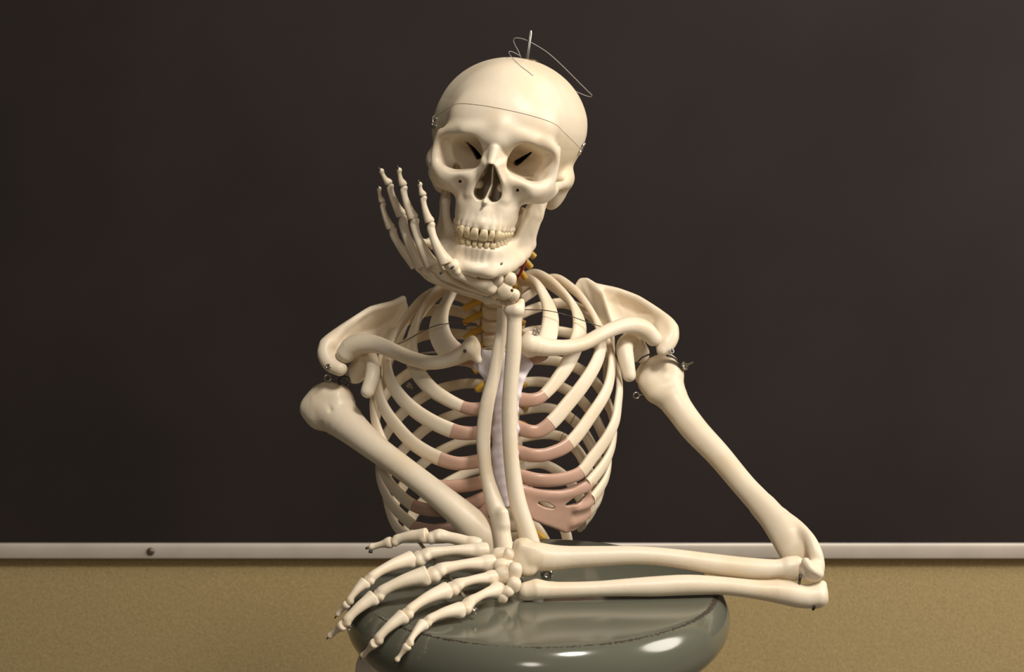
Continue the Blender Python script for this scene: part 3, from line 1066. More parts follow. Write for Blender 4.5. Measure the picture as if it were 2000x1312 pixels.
def build_ribs():
    for side in (RIB_R, RIB_L):
        for pts, cart, rx, ry, *e in side:
            a, b = rib_lofts(pts, cart, rx, ry, e[0] if e else 1.08)
            rb = obj('rib', a, BONE, SKEL, angle=60)
            if b:
                obj('costal_cartilage', b, CART, rb, angle=60)


build_ribs()


def flatchain(pts, k=5, s=.42):
    """photo chain (px, py, Y, radius px) flattened towards the viewer"""
    q = []
    for a in pts:
        p = P(*a[:3])
        q.append((*p, a[3] * mmpx(p)))
    return chain(q, 3 * len(pts), k, flat=(0, 1, 0), s=s)


def plate(rows, th):
    """strip of triangles between successive rows of photo points"""
    out = []
    for a, b in zip(rows[:-1], rows[1:]):
        A, B = [P(*q) for q in a], [P(*q) for q in b]
        i = j = 0
        while i < len(A) - 1 or j < len(B) - 1:
            if j == len(B) - 1 or (i < len(A) - 1 and (i + 1) / len(A) <= (j + 1) / len(B)):
                out.append((tri(A[i], A[i + 1], B[j], th), 0.0))
                i += 1
            else:
                out.append((tri(A[i], B[j], B[j + 1], th), 0.0))
                j += 1
    return out


def build_margin():
    def M(px, py):
        u = (px - 1022) / 125.0
        return (px, py, 1351 + 27 * u * u + (py - 945) * .3 * u)
    top = [(1020, 955), (1045, 961), (1070, 964), (1095, 964), (1120, 958), (1147, 946)]
    mid = [(1024, 985), (1048, 990), (1074, 996), (1100, 998), (1128, 992), (1154, 975)]
    low = [(1036, 1008), (1055, 1016), (1074, 1021), (1096, 1024), (1122, 1018), (1146, 1002)]
    bot = [(1046, 1013), (1062, 1020), (1080, 1026), (1104, 1036), (1120, 1032), (1137, 1016)]
    prims = plate([[M(*q) for q in r] for r in (top, mid, low, bot)], 2.6)
    prims += flatchain([(*M(*q), 7) for q in top], 5, .6)
    for ch in ([(1152, 940, 1380, 9), (1140, 952, 1376, 10), (1118, 961, 1372, 9)], [(1160, 970, 1391, 9), (1146, 983, 1386, 10), (1125, 991, 1376, 9)], [(1150, 998, 1398, 8), (1136, 1010, 1391, 10), (1115, 1020, 1380, 9)]):
        prims += flatchain(ch, 4, .6)
    v = auto(prims, .8)
    v.blur(4)
    v.cut(chain([(*P(*M(1053, 981)), 1.3), (*P(*M(1066, 985)), 2.7), (*P(*M(1080, 990)), 1.3)], 6, flat=(0, 1, 0), s=5.0)[0][0], 1)
    v.cut(chain([(*P(*M(1108, 984)), 1.8), (*P(*M(1126, 975)), 4.2), (*P(*M(1143, 962)), 1.6)], 6, flat=(0, 1, 0), s=5.0)[0][0], 1)
    obj('costal_cartilage', v.mesh(), CART, SKEL, label='pink cartilage sheet at the lower right edge of the rib cage')
    prims = []
    for ch in ([(806, 1025, 1375, 9), (850, 1034, 1368, 11), (905, 1022, 1360, 12), (945, 1000, 1354, 12), (975, 968, 1352, 10)],
               [(795, 1049, 1384, 8), (850, 1052, 1374, 10), (900, 1044, 1364, 11), (940, 1020, 1356, 10)]):
        prims += flatchain(ch, 4)
    obj('costal_cartilage', auto(prims, 1.0).mesh(), CART, SKEL, label='pink cartilage at the lower left edge of the rib cage')


build_margin()


def build_sternum():
    def Q(px, py, dy=0):
        return P(px, py, np.interp(py, [680, 760, 980], [1381, 1362, 1350]) + dy)
    th = 3.2
    prims = []
    poly = [(944, 690), (985, 696), (1018, 686), (1033, 712), (1018, 740), (1010, 772), (966, 774), (956, 742), (932, 714)]
    c = Q(985, 728)
    for i in range(len(poly)):
        prims.append((tri(c, Q(*poly[i]), Q(*poly[(i + 1) % len(poly)]), th), 3))
    row = [(964, 1012, 770), (962, 1010, 800), (966, 1008, 818), (960, 1012, 838), (966, 1008, 862), (960, 1010, 885), (966, 1006, 905), (964, 1008, 925), (970, 1004, 945), (978, 996, 968), (984, 990, 984)]
    for a, b in zip(row[:-1], row[1:]):
        p = [Q(a[0] + 4, a[2]), Q(a[1] - 4, a[2]), Q(b[0] + 4, b[2]), Q(b[1] - 4, b[2])]
        prims.append((tri(p[0], p[1], p[2], th), 2))
        prims.append((tri(p[1], p[3], p[2], th), 2))
    obj('sternum', auto(prims, 1.0).mesh(), STERN, SKEL)


build_sternum()

# ------------------------------------------------------------------ shoulder girdle


def pxchain(pts, k=1.5, n=None, flat=None, s=1.0):
    q = []
    for a in pts:
        p = P(*a[:3])
        q.append((*p, a[3] * mmpx(p)))
    return chain(q, n, k, flat, s)


CLAV_L = [(676, 690, 1411, 19), (688, 677, 1410, 21), (708, 671, 1406, 20), (736, 673, 1400, 17), (770, 686, 1392, 15), (804, 700, 1385, 14.5), (840, 708, 1378, 14), (877, 703, 1373, 14), (906, 690, 1366, 16), (920, 679, 1362, 19)]
CLAV_R = [(1037, 672, 1358, 22), (1050, 675, 1359, 20), (1069, 678, 1364, 17.5), (1105, 678, 1374, 15), (1141, 670, 1386, 14), (1175, 652, 1400, 14), (1209, 638, 1414, 14.5), (1235, 635, 1426, 17), (1258, 643, 1434, 18), (1276, 660, 1438, 16)]


def build_clavicles():
    pl = pxchain(CLAV_L, 2)
    pl += pxchain([(922, 664, 1362, 9), (926, 690, 1361, 11), (934, 703, 1361, 8)], 4)
    c = obj('clavicle', auto(pl, 1.0).mesh(), BONE, SKEL)
    h = P(908, 687, 1356)
    obj('screw_hole', lathe([(1.6, -1), (1.6, 1.2), (.6, 1.3)], h + V(0, -1.0, 1), (0, -1, .2), 12), HOLE, c)
    pr = pxchain(CLAV_R, 2)
    pr += pxchain([(1034, 655, 1360, 9), (1026, 675, 1358, 10), (1034, 689, 1358, 9)], 4)
    c = obj('clavicle', auto(pr, 1.0).mesh(), BONE, SKEL)
    eye(P(1047, 648, 1354), 2.6, .7, c, (0.3, -1, .2))
    # the rod that carries both inner ends
    obj('clavicle_pin', loft([P(815, 690, 1425), P(1070, 671, 1425)], .9, seg=10), STEEL, SKEL)


def eye(c, R, r, parent, axis=(0, -1, 0), stem=None, m_=None):
    """small steel screw eye"""
    ax = unit(V(axis))
    u = unit(np.cross(ax, V(0, 0, 1)))
    w = np.cross(ax, u)
    ring = [c + R * (u * math.cos(a) + w * math.sin(a)) for a in np.linspace(0, 2 * math.pi, 25)]
    m = loft(ring, r, wide=ax, seg=8, cap=False)
    if stem is not None:
        m = join(m, loft([c + unit(V(stem) - c) * R, V(stem)], r * .95, seg=8))
    return obj('eye_screw', m, m_ or STEEL, parent)


build_clavicles()


def build_scapulae():
    # image right
    pr = plate([[(1123, 562, 1502), (1133, 546, 1503), (1146, 545, 1500), (1160, 554, 1494)],
                [(1147, 605, 1500), (1160, 590, 1492), (1178, 574, 1478)],
                [(1172, 640, 1484), (1183, 625, 1474), (1196, 630, 1462)]], 2.3)
    pr += plate([[(1168, 559, 1490), (1206, 568, 1486), (1245, 583, 1478), (1284, 609, 1464), (1318, 640, 1450)],
                 [(1182, 590, 1486), (1212, 600, 1492), (1243, 612, 1484), (1272, 628, 1464), (1306, 655, 1446)],
                 [(1196, 630, 1464), (1222, 640, 1470), (1246, 650, 1462), (1275, 655, 1450), (1290, 680, 1442)]], 2.3)
    pr += plate([[(1172, 640, 1484), (1196, 630, 1464)], [(1180, 700, 1520), (1198, 690, 1470)], [(1184, 800, 1545), (1190, 760, 1500)]], 2.2)   # body behind the ribs
    pr += pxchain([(1168, 560, 1491, 4), (1206, 568, 1486, 4.5), (1245, 583, 1478, 5), (1284, 610, 1463, 8), (1306, 634, 1452, 14), (1310, 655, 1446, 17), (1302, 675, 1440, 15), (1294, 684, 1437, 12.5)], 5)
    pr += pxchain([(1290, 640, 1454, 14), (1296, 668, 1442, 13)], 5)
    pr += pxchain([(1232, 662, 1452, 17), (1220, 676, 1436, 17), (1223, 702, 1426, 16), (1229, 733, 1420, 13.5)], 4)
    pr += pxchain([(1236, 664, 1456, 18), (1250, 690, 1462, 19)], 5)
    vv = auto(pr, 1.0)
    vv.blur(4)
    sc = obj('scapula', vv.mesh(), BONE, SKEL)
    eye(P(1312, 686, 1432), 2.0, .8, sc, (.4, -1, .3), P(1305, 680, 1440))
    # image left
    pl = plate([[(630, 668, 1421), (667, 641, 1433), (697, 620, 1441), (724, 603, 1452), (767, 592, 1467), (788, 582, 1471)],
                [(645, 690, 1417), (676, 662, 1439), (705, 650, 1460), (738, 640, 1478), (768, 622, 1482), (794, 598, 1471)],
                [(664, 705, 1413), (690, 690, 1433), (715, 682, 1445), (742, 676, 1463), (765, 660, 1478), (800, 616, 1474)]], 2.3)
    pl += plate([[(742, 676, 1463), (768, 655, 1478), (801, 618, 1474)], [(738, 730, 1500), (760, 720, 1520)], [(742, 800, 1530), (752, 790, 1545)]], 2.2)
    pl += pxchain([(788, 582, 1471, 4), (767, 592, 1467, 4), (724, 604, 1452, 4.5), (697, 621, 1441, 5), (667, 643, 1432, 8), (642, 668, 1422, 13), (634, 688, 1417, 15), (645, 710, 1412, 16), (664, 720, 1409, 15)], 4)
    pl += pxchain([(716, 690, 1425, 18), (727, 708, 1411, 14), (727, 735, 1401, 15), (718, 764, 1395, 14)], 4)
    pl += pxchain([(712, 700, 1431, 18), (694, 730, 1437, 20)], 5)
    vv = auto(pl, 1.0)
    vv.blur(4)
    sc = obj('scapula', vv.mesh(), BONE, SKEL)
    eye(P(641, 716, 1402), 2.0, .8, sc, (-.3, -1, .3), P(646, 712, 1411))


build_scapulae()

# wires strung from shoulder blade to shoulder blade round the ribs
for pts in ([(1193, 642, 1455), (1172, 637, 1418), (1145, 628, 1410), (1110, 616, 1408), (1084, 609, 1403), (1064, 606, 1405), (1046, 605, 1445), (1000, 604, 1478)],
            [(778, 672, 1436), (795, 664, 1415), (812, 654, 1412), (835, 642, 1402), (858, 634, 1392), (872, 632, 1395), (888, 630, 1440), (930, 632, 1484)]):
    obj('wire', wirem([P(*q) for q in pts], .45, 50), DARKST, SKEL)
for pts in ([(1150, 780, 1500), (1130, 800, 1506), (1112, 830, 1512), (1098, 850, 1508), (1090, 870, 1500)],
            [(812, 860, 1490), (835, 868, 1480), (855, 880, 1470), (868, 886, 1440)]):
    obj('wire', wirem([P(*q) for q in pts], .35, 40), DARKST, SKEL)
b0 = P(800, 752, 1500)
obj('bolt', join(lathe([(3.0, 0), (3.0, 2.4), (1.8, 2.6)], b0, (-.3, -1, .1), 6), lathe([(1.4, 2), (1.4, 7), (1.0, 7.5)], b0, (.5, -1, -.4), 10)), STEEL, SKEL, angle=30)

# ------------------------------------------------------------------ arms


def build_humerus_left():
    pr = pxchain([(640, 792, 1436, 45), (662, 812, 1424, 39), (690, 838, 1407, 32), (730, 872, 1384, 26.5), (790, 916, 1356, 24), (850, 962, 1338, 25), (905, 1008, 1326, 29), (945, 1046, 1320, 33), (978, 1080, 1316, 30)], 3, 26)
    pr += pxchain([(608, 798, 1434, 22), (622, 815, 1430, 22)], 8)
    pr += pxchain([(640, 766, 1428, 18), (660, 775, 1424, 20)], 8)
    pr += pxchain([(662, 782, 1442, 27), (668, 790, 1456, 26)], 8)
    pr += pxchain([(960, 1090, 1310, 20), (1012, 1080, 1316, 20)], 6)
    v = auto(pr, 1.0)
    v.blur(3)
    v.cut(cone(P(628, 766, 1410), P(612, 782, 1412), 2.4, 1.2), 3)
    v.cut(cone(P(632, 775, 1408), P(645, 800, 1408), 1.4, 1.0), 4)
    h = obj('humerus', v.mesh(), BONE, SKEL)
    eye(P(640, 738, 1428), 3.1, 1.0, h, (.25, -1, .1), P(641, 758, 1432))
    # hooked joint hardware between socket and humerus
    obj('shoulder_hook', wirem([P(664, 752, 1438), P(662, 742, 1432), P(670, 735, 1428), P(680, 738, 1428), P(682, 747, 1430), P(676, 754, 1434)], 1.1, 40, 8), DARKST, h)


def build_humerus_right():
    pr = pxchain([(1290, 733, 1466, 39), (1304, 762, 1458, 34), (1322, 792, 1448, 28), (1356, 838, 1428, 26.5), (1401, 886, 1402, 24.5), (1454, 949, 1366, 23.5), (1495, 993, 1338, 25), (1515, 1014, 1324, 22)], 3, 26)
    pr += pxchain([(1268, 748, 1456, 22), (1280, 765, 1452, 22)], 8)
    pr += pxchain([(1272, 722, 1484, 24), (1262, 734, 1490, 22)], 8)
    pr += pxchain([(1302, 712, 1462, 20), (1316, 728, 1462, 18)], 8)
    # far end: flat hollowed blade, outer ridge and the rounded joint
    pr += flatchain([(1490, 990, 1340, 19), (1516, 1020, 1318, 28), (1542, 1052, 1300, 34), (1556, 1080, 1292, 33)], 6, .5)
    pr += pxchain([(1530, 1004, 1322, 7), (1560, 1027, 1302, 9), (1580, 1050, 1288, 11.5), (1592, 1078, 1279, 14), (1598, 1106, 1275, 13.5), (1596, 1120, 1272, 12)], 5)
    pr += pxchain([(1579, 1113, 1266, 20), (1588, 1116, 1268, 21)], 3)
    pr += pxchain([(1573, 1096, 1262, 9), (1586, 1113, 1256, 8), (1602, 1122, 1262, 7)], 3)
    v = auto(pr, 1.0)
    v.blur(3)
    v.cut(ell(P(1553, 1058, 1270), (11, 9, 17), rotm(0, 36, 0)), 7)
    v.cut(cone(P(1254, 742, 1440), P(1264, 770, 1438), 1.6, 1.0), 3)
    h = obj('humerus', v.mesh(), BONE, SKEL)
    eye(P(1243, 772, 1452), 2.9, .8, h, (.2, -1, .2), P(1258, 770, 1456))
    # long screw and plate standing out of the shoulder joint
    a, b = P(1322, 722, 1462), P(1353, 707, 1452)
    obj('joint_screw', join(loft([a, b], 1.0, seg=8), lathe([(1, -4), (4.6, -3.6), (4.6, -2.4), (2, -2), (2, 0)], a + (b - a) * .66, b - a, 20)), STEEL, h, angle=40)
    obj('joint_strip', loft(crom([P(1300, 693, 1446), P(1318, 700, 1450), P(1330, 716, 1456), P(1334, 730, 1460)], 14), 2.4, .5, wide=V(0, 1, .3), seg=10, power=4), DARKST, h)
    obj('joint_wire', wirem([P(1240, 716, 1452), P(1252, 700, 1446), P(1268, 692, 1446), P(1284, 688, 1450)], .8, 30), DARKST, h)


build_humerus_left()
build_humerus_right()


def pxs(pts, k=2, n=None):
    """chain from (px, py, height over seat, radius px)"""
    q = []
    for a in pts:
        p = S(*a[:3])
        q.append((*p, a[3] * mmpx(p)))
    return chain(q, n, k)


# forearm lying on the stool
def build_low_forearm():
    Yr = lambda px: 1262 + (px - 1015) * .022
    R = [(1040, 1087, 26), (1048, 1087, 28), (1062, 1088, 27), (1082, 1089, 25), (1112, 1088, 22), (1170, 1086, 20), (1240, 1084, 18), (1310, 1089, 18), (1397, 1102, 20.5), (1450, 1108, 20.5), (1500, 1111, 19.5), (1520, 1110, 18), (1532, 1110, 19)]
    pr = pxchain([(a, b, Yr(a), r) for a, b, r in R], 3, 28)
    e = P(1026, 1087, 1264)
    pr.append((ell(e, (24 * mmpx(e), 11, 32 * mmpx(e)), rotm(0, 14, 0), 5), 4))
    pr += pxchain([(1010, 1062, 1264, 8), (1026, 1060, 1264, 9)], 4)
    pr += pxchain([(1012, 1076, 1262, 12), (1018, 1096, 1258, 12), (1026, 1112, 1256, 11), (1038, 1112, 1256, 9)], 4)
    pr += pxchain([(1541, 1109, 1274, 22.5), (1552, 1109, 1275, 24)], 2)
    v = auto(pr, 1.0)
    v.cut(cone(P(1240, 1090, 1251), P(1400, 1112, 1254), 1.6, 2.4), 5)
    v.cut(ell(P(1560, 1109, 1275), (2.5, 7, 7)), 2)
    obj('radius', v.mesh(), BONE, SKEL)
    U = [(1028, 1153, 17), (1048, 1150, 20), (1075, 1152, 16.5), (1156, 1150, 15), (1220, 1147, 17), (1275, 1145, 19.5), (1345, 1142, 20), (1415, 1144, 17.5), (1485, 1152, 19), (1530, 1156, 24), (1570, 1165, 23), (1594, 1163, 22)]
    Yu = lambda px: 1243.5 + (px - 1020) * .034
    pr = pxchain([(a, b, Yu(a), r) for a, b, r in U], 3, 30)
    pr += pxchain([(1020, 1163, 1244, 8), (1034, 1164, 1244, 9)], 3)
    pr += pxchain([(1597, 1160, 1266, 19), (1606, 1142, 1268, 9)], 4)
    pr += pxchain([(1562, 1152, 1264, 13), (1578, 1150, 1264, 13), (1592, 1148, 1266, 13)], 3)
    pr += pxchain([(1590, 1176, 1265, 12), (1604, 1172, 1266, 12)], 4)
    v = auto(pr, 1.0)
    v.cut(ell(P(1580, 1131, 1264), (10, 14, 6)), 3)
    u = obj('ulna', v.mesh(), BONE, SKEL)
    obj('screw_hole', loft([P(1592, 1183, 1252), P(1588, 1190, 1255)], 1.2, seg=8), HOLE, u)
    obj('joint_wire', wirem([P(1563, 1122, 1262), P(1562, 1132, 1260), P(1560, 1146, 1262)], 1.2, 12), DARKST, u)
    obj('wrist_wire', wirem([P(1012, 1124, 1254), P(1020, 1136, 1250), P(1024, 1148, 1244)], 1.1, 12), DARKST, u)


build_low_forearm()


# forearm standing on its elbow
def build_high_forearm():
    A = [(1005, 609, 1330, 16.5), (1005, 626, 1330, 14.5), (1003, 680, 1328, 15.5), (998, 740, 1326, 15), (995, 800, 1324, 15.5), (996, 860, 1322, 15), (1000, 910, 1320, 15.5), (1011, 980, 1316, 17), (1033, 1050, 1313, 18.5), (1042, 1085, 1312, 20)]
    pr = pxchain(A, 3, 28)
    pr += pxchain([(995, 605, 1330, 12), (1008, 605, 1326, 13)], 3)
    pr += pxchain([(1015, 606, 1327, 9.5), (1017.5, 594, 1328, 7.8), (1018.5, 589, 1328, 6.2)], 3)
    r = obj('radius', auto(pr, 1.0).mesh(), BONE, SKEL)
    B = [(984, 606, 1348, 14), (981, 640, 1347, 12), (974, 680, 1345, 12), (963, 740, 1342, 12.5), (951, 790, 1338, 14), (944, 850, 1334, 14), (946, 896, 1330, 13), (952, 935, 1326, 13.5), (965, 980, 1318, 17), (976, 1012, 1312, 18), (982, 1050, 1304, 17), (990, 1095, 1298, 20)]
    pr = pxchain(B, 3, 30)
    pr += pxchain([(982, 1002, 1306, 11), (984, 1022, 1304, 11)], 5)
    obj('ulna', auto(pr, 1.0).mesh(), BONE, SKEL)
    eye(P(1068, 1121, 1300), 3.4, 2.4, r, (0, -1, 0))


build_high_forearm()

# ------------------------------------------------------------------ hands


def bone(p0, p1, rb, rs, rh, name, parent, bend=0.0, bdir=(0, 0, 1), knuckle=True, tip=False):
    """one finger bone: wide base, narrow shaft, two-lobed head"""
    p0, p1 = V(p0), V(p1)
    ax = p1 - p0
    L = np.linalg.norm(ax)
    ax /= L
    bd = unit(V(bdir) - ax * (V(bdir) @ ax))
    sd = np.cross(ax, bd)
    M = np.stack([sd, bd, ax], 1)
    b = bend * L

    def f(t, r, o=0.0):
        return (*(p0 + ax * L * t + bd * o), r)
    if name == 'metacarpal':
        ch = [f(.5 * rb / L, rb * .8), f(.2, rb * .8, b * .5), f(.42, rs, b), f(.6, rs * .98, b), f(.78, rs * 1.2, b * .8), f(1 - rh * 1.1 / L, rh * .72, 0)]
        pr = chain(ch, 18, 1)
        pr.append((ell(p0 + ax * rb * .7 + bd * rb * .1, (rb * .88, rb * .95, rb * .85), M, 3.2), 3))
        e = p1 - ax * rh * .78
        pr.append((cone(e + sd * rh * .32 - bd * rh * .12, e - sd * rh * .32 - bd * rh * .12, rh * .74), 1.2))
        for sg in (-1, 1):
            pr.append((ell(p1 - ax * rh * 1.5 + sd * sg * rh * .52 + bd * (rh * .32), (rh * .42,) * 3), 2.2))
            pr.append((ell(e + sd * sg * rh * .4 - bd * rh * .5, (rh * .42,) * 3), 1.5))
        v = auto(pr, .7)
        v.cut(ell(p0 - ax * rb * 1.75, (rb * 1.8,) * 3), .9)
        v.blur(1)
        return obj(name, v.mesh(), BONE, parent)
    if tip:
        ch = [f(.02, rb * .95), f(.12, rb * .97), f(.3, rb * .72, b), f(.58, rs * .92, b), f(.82, rs, b * .5), f(1 - rh * 1.1 / L, rh * .95)]
    else:
        ch = [f(.0, rb), f(.07, rb), f(.2, rb * .86, b * .5), f(.42, rs + (rb - rs) * .3, b), f(.68, rs, b), f(.85, rs * 1.06, b * .5), f(1 - rh * 1.0 / L, rh * .76)]
    pr = chain(ch, 20, 1)
    if tip:
        e = p1 - ax * rh * .8
        pr.append((cone(e + sd * rh * .35, e - sd * rh * .35, rh * .78), 1.5))
    else:
        e = p1 - ax * rh * .74
        pr.append((cone(e + sd * rh * .42 - bd * rh * .1, e - sd * rh * .42 - bd * rh * .1, rh * .7), 1.0))
        for sg in (-1, 1):
            pr.append((ell(e + sd * sg * rh * .5 - bd * rh * .3, (rh * .5,) * 3), 1.0))
    for sg in (-1, 1):
        pr.append((ell(p0 + ax * rb * .35 + sd * sg * rb * .5 - bd * rb * .35, (rb * .55,) * 3), 1.5))
    v = auto(pr, .7)
    v.cut(ell(p0 - ax * rb * 1.72, (rb * 1.8,) * 3), .9)
    if not tip:
        v.cut(cone(p1 + sd * 0 + bd * rh * .9 + ax * rh * .1, p1 - bd * rh * .9 + ax * rh * .3, rh * .16), 1.2)
    v.blur(1)
    return obj(name, v.mesh(), BONE, parent)


def finger_hook(p, d, parent):
    """little steel loop in the fingertip"""
    eye(V(p) + unit(V(d)) * .5, 2.1, .6, parent, np.cross(unit(V(d)), V(.3, .8, .2)), None, DARKST)


def build_hand_high():
    hand = empty('hand', P(1000, 570, 1328), SKEL)
    cam_up = V(0, -1, .2)
    # (joint list photo px, py, Y), (radius px of base, shaft, head) per bone
    F = {
        'index': [(966, 562, 1322), (871, 515, 1296), (839, 434, 1302), (826, 382, 1302), (819.5, 356, 1300)],
        'middle': [(958, 566, 1332), (843, 519, 1312), (806, 426, 1318), (787, 362, 1316), (779, 328, 1312)],
        'ring': [(952, 572, 1340), (823, 522, 1326), (784, 421, 1332), (760, 359, 1330), (743, 330, 1326)],
        'little': [(950, 578, 1350), (812, 520, 1338), (763, 446, 1344), (746, 395, 1342), (740, 365, 1340)],
    }
    RAD = {'index': [(15, 9.5, 17), (14, 8.5, 9.5), (9.5, 6.2, 7.2), (7.2, 4.6, 4.6)],
           'middle': [(14, 9, 15), (14, 9, 11), (10.5, 7, 8), (8, 5.2, 5.2)],
           'ring': [(13, 9, 15), (13, 9.5, 11), (10.5, 7, 8), (7.8, 5.2, 5.2)],
           'little': [(12, 8, 13), (11, 8, 9.5), (8.8, 5.6, 6.6), (6.4, 4.4, 4.4)]}
    for f, js in F.items():
        pts = [P(*j) for j in js]
        for i in range(4):
            a, b = pts[i], pts[i + 1]
            s = mmpx(a)
            rb, rs, rh = [q * s for q in RAD[f][i]]
            ax = unit(b - a)
            a2 = a + ax * (.1 if i else 0)
            bone(a2, b + ax * .3, rb, rs * .92, rh, 'metacarpal' if i == 0 else 'phalanx', hand, bend=.07 if i == 0 else .045, bdir=(-.45, -.3, -.85) if i == 0 else (-.8, -.4, -.3), tip=i == 3)
        finger_hook(pts[4], pts[4] - pts[3], hand)
    # thumb lies behind the others along the jaw
    T = [P(966, 548, 1345), P(885, 505, 1352), P(842, 474, 1346), P(818, 470, 1340)]
    s = mmpx(T[0])
    bone(T[0], T[1], 12 * s, 8 * s, 11 * s, 'metacarpal', hand, bdir=(0, -1, 0))
    bone(T[1], T[2], 11 * s, 8 * s, 9.5 * s, 'phalanx', hand, bdir=(0, -1, 0))
    bone(T[2], T[3], 9 * s, 6 * s, 6 * s, 'phalanx', hand, bdir=(0, -1, 0), tip=True)
    # wrist bones
    C = [((973, 547, 1318), (9, 9, 13), 20), ((996, 546, 1320), (12, 12, 13), 0), ((985, 568, 1322), (16, 14, 17), -20), ((1003, 577, 1326), (11, 12, 12), 20),
         ((968, 570, 1330), (13, 12, 13), 0), ((955, 582, 1338), (15, 12, 12), 0), ((975, 586, 1340), (16, 13, 10), 10), ((992, 588, 1336), (14, 12, 9), 0)]
    for (q, r, a) in C:
        p = P(*q)
        s = mmpx(p)
        v = auto([(ell(p, V(r) * s, rotm(0, a, 0), 2.5), 1), (ell(p + V(1, -2, 1.5), V(r) * s * .8, rotm(20, -a, 0)), 3)], .8)
        obj('carpal', v.mesh(), BONE, hand)
    # dark pegs joining the knuckles
    for q in ((883, 523, 1282), (862, 533, 1286)):
        p = P(*q)
        obj('peg', loft([p + V(-1.1, 2.0, -.8), p + V(1.1, 3.6, .8)], 1.0, seg=8), HOLE, hand)
    for q in ((1000, 567, 1311),):
        obj('peg', lathe([(1.3, -1), (1.3, .8)], P(*q), (0, -1, .3), 10), HOLE, hand)


build_hand_high()


def build_hand_low():
    hand = empty('hand', S(990, 1110, 20), SKEL)
    F = {
        'index': [(954, 1077, 36), (805, 1090, 33), (714, 1135, 20), (679, 1178, 4), (658, 1202, -8)],
        'middle': [(966, 1100, 30), (834, 1122, 27), (731, 1164, 12), (671, 1219, -8), (643, 1243, -22)],
        'ring': [(971, 1127, 22), (873, 1151, 19), (789, 1201, 8), (733, 1254, -10), (708, 1281, -28)],
        'little': [(978, 1150, 14), (901, 1189, 11), (828, 1216, 7), (797, 1259, -5), (773, 1291, -18)],
    }
    RAD = {'index': [(18, 12, 20), (17, 11, 13), (12.5, 8, 9.5), (9, 6, 6)],
           'middle': [(18, 12.5, 20), (19.5, 12.5, 15), (15.5, 11, 11), (11, 7.5, 8)],
           'ring': [(15, 11, 18), (17, 11.5, 14), (15, 10.5, 12), (10.5, 6.5, 7)],
           'little': [(16, 10.5, 16), (16, 10.5, 11.5), (12, 7.5, 9), (9, 5.5, 6)]}
    for f, js in F.items():
        pts = [S(*j) for j in js]
        for i in range(4):
            a, b = pts[i], pts[i + 1]
            s = mmpx(a)
            rb, rs, rh = [q * s * g for q, g in zip(RAD[f][i], (.96, .85, .9))]
            ax = unit(b - a)
            bone(a + ax * (.2 if i else 0), b + ax * .2, rb, rs, rh, 'metacarpal' if i == 0 else 'phalanx', hand, bend=.06 if i < 3 else 0, bdir=(0, -.25, 1), tip=i == 3)
        finger_hook(pts[4], pts[4] - pts[3], hand)
    T = [S(938, 1068, 38), S(833, 1045, 46), S(765, 1058, 38), S(720, 1069, 32)]
    s = mmpx(T[0])
    bone(T[0], T[1], 16 * s, 11.5 * s, 15.5 * s, 'metacarpal', hand, bend=.05)
    bone(T[1], T[2], 15 * s, 10 * s, 11.5 * s, 'phalanx', hand, bend=.05)
    bone(T[2], T[3], 11.5 * s, 7 * s, 7.5 * s, 'phalanx', hand, tip=True)
    finger_hook(T[3], T[3] - T[2], hand)
    C = [((975, 1082, 36), (17, 14, 9), -20), ((992, 1086, 35), (10, 13, 14), 30), ((977, 1103, 30), (13, 13, 10), 0), ((982, 1124, 23), (15, 15, 15), 0), ((1005, 1116, 27), (12, 14, 16), 10),
         ((1003, 1142, 18), (12, 14, 13), 20), ((990, 1155, 13), (12, 12, 9), -30), ((981, 1167, 8), (9, 9, 9), 0), ((990, 1105, 27), (12, 13, 14), 0)]
    for (q, r, a) in C:
        p = S(*q)
        s = mmpx(p)
        v = auto([(ell(p, V(r) * s * 1.1, rotm(0, a, 0), 3.2), 1), (ell(p + V(1, -1.5, 1.5), V(r) * s * .88, rotm(20, -a, 0)), 3)], .8)
        obj('carpal', v.mesh(), BONE, hand)
    # thin pin threaded through the knuckles
    pin = [S(812, 1050, 42), S(828, 1070, 36), S(876, 1124, 24), S(907, 1165, 14), S(926, 1194, 8)]
    obj('pin', loft(crom(pin, 20), 1.5, seg=10), STEEL, hand)
    obj('pin_nut', join(lathe([(1.6, 0), (1.6, 2), (1, 2.2)], S(927, 1190, 9), (1, -.4, .2), 8), lathe([(1.3, 0), (1.3, 2), (.8, 2.2)], S(925, 1196, 7), (.6, -.8, 0), 8)), STEEL, hand, angle=40)
    eye(S(682, 1226, -12), 1.6, .5, hand, (.3, -1, .2))
    obj('peg', lathe([(1.4, -1.6), (1.4, 1.6)], S(724, 1077, 31), (-1, -.3, .1), 10), HOLE, hand)


build_hand_low()

# ------------------------------------------------------------------ stool
SC0 = S(1050, 1143, 0)
ENAMEL = None


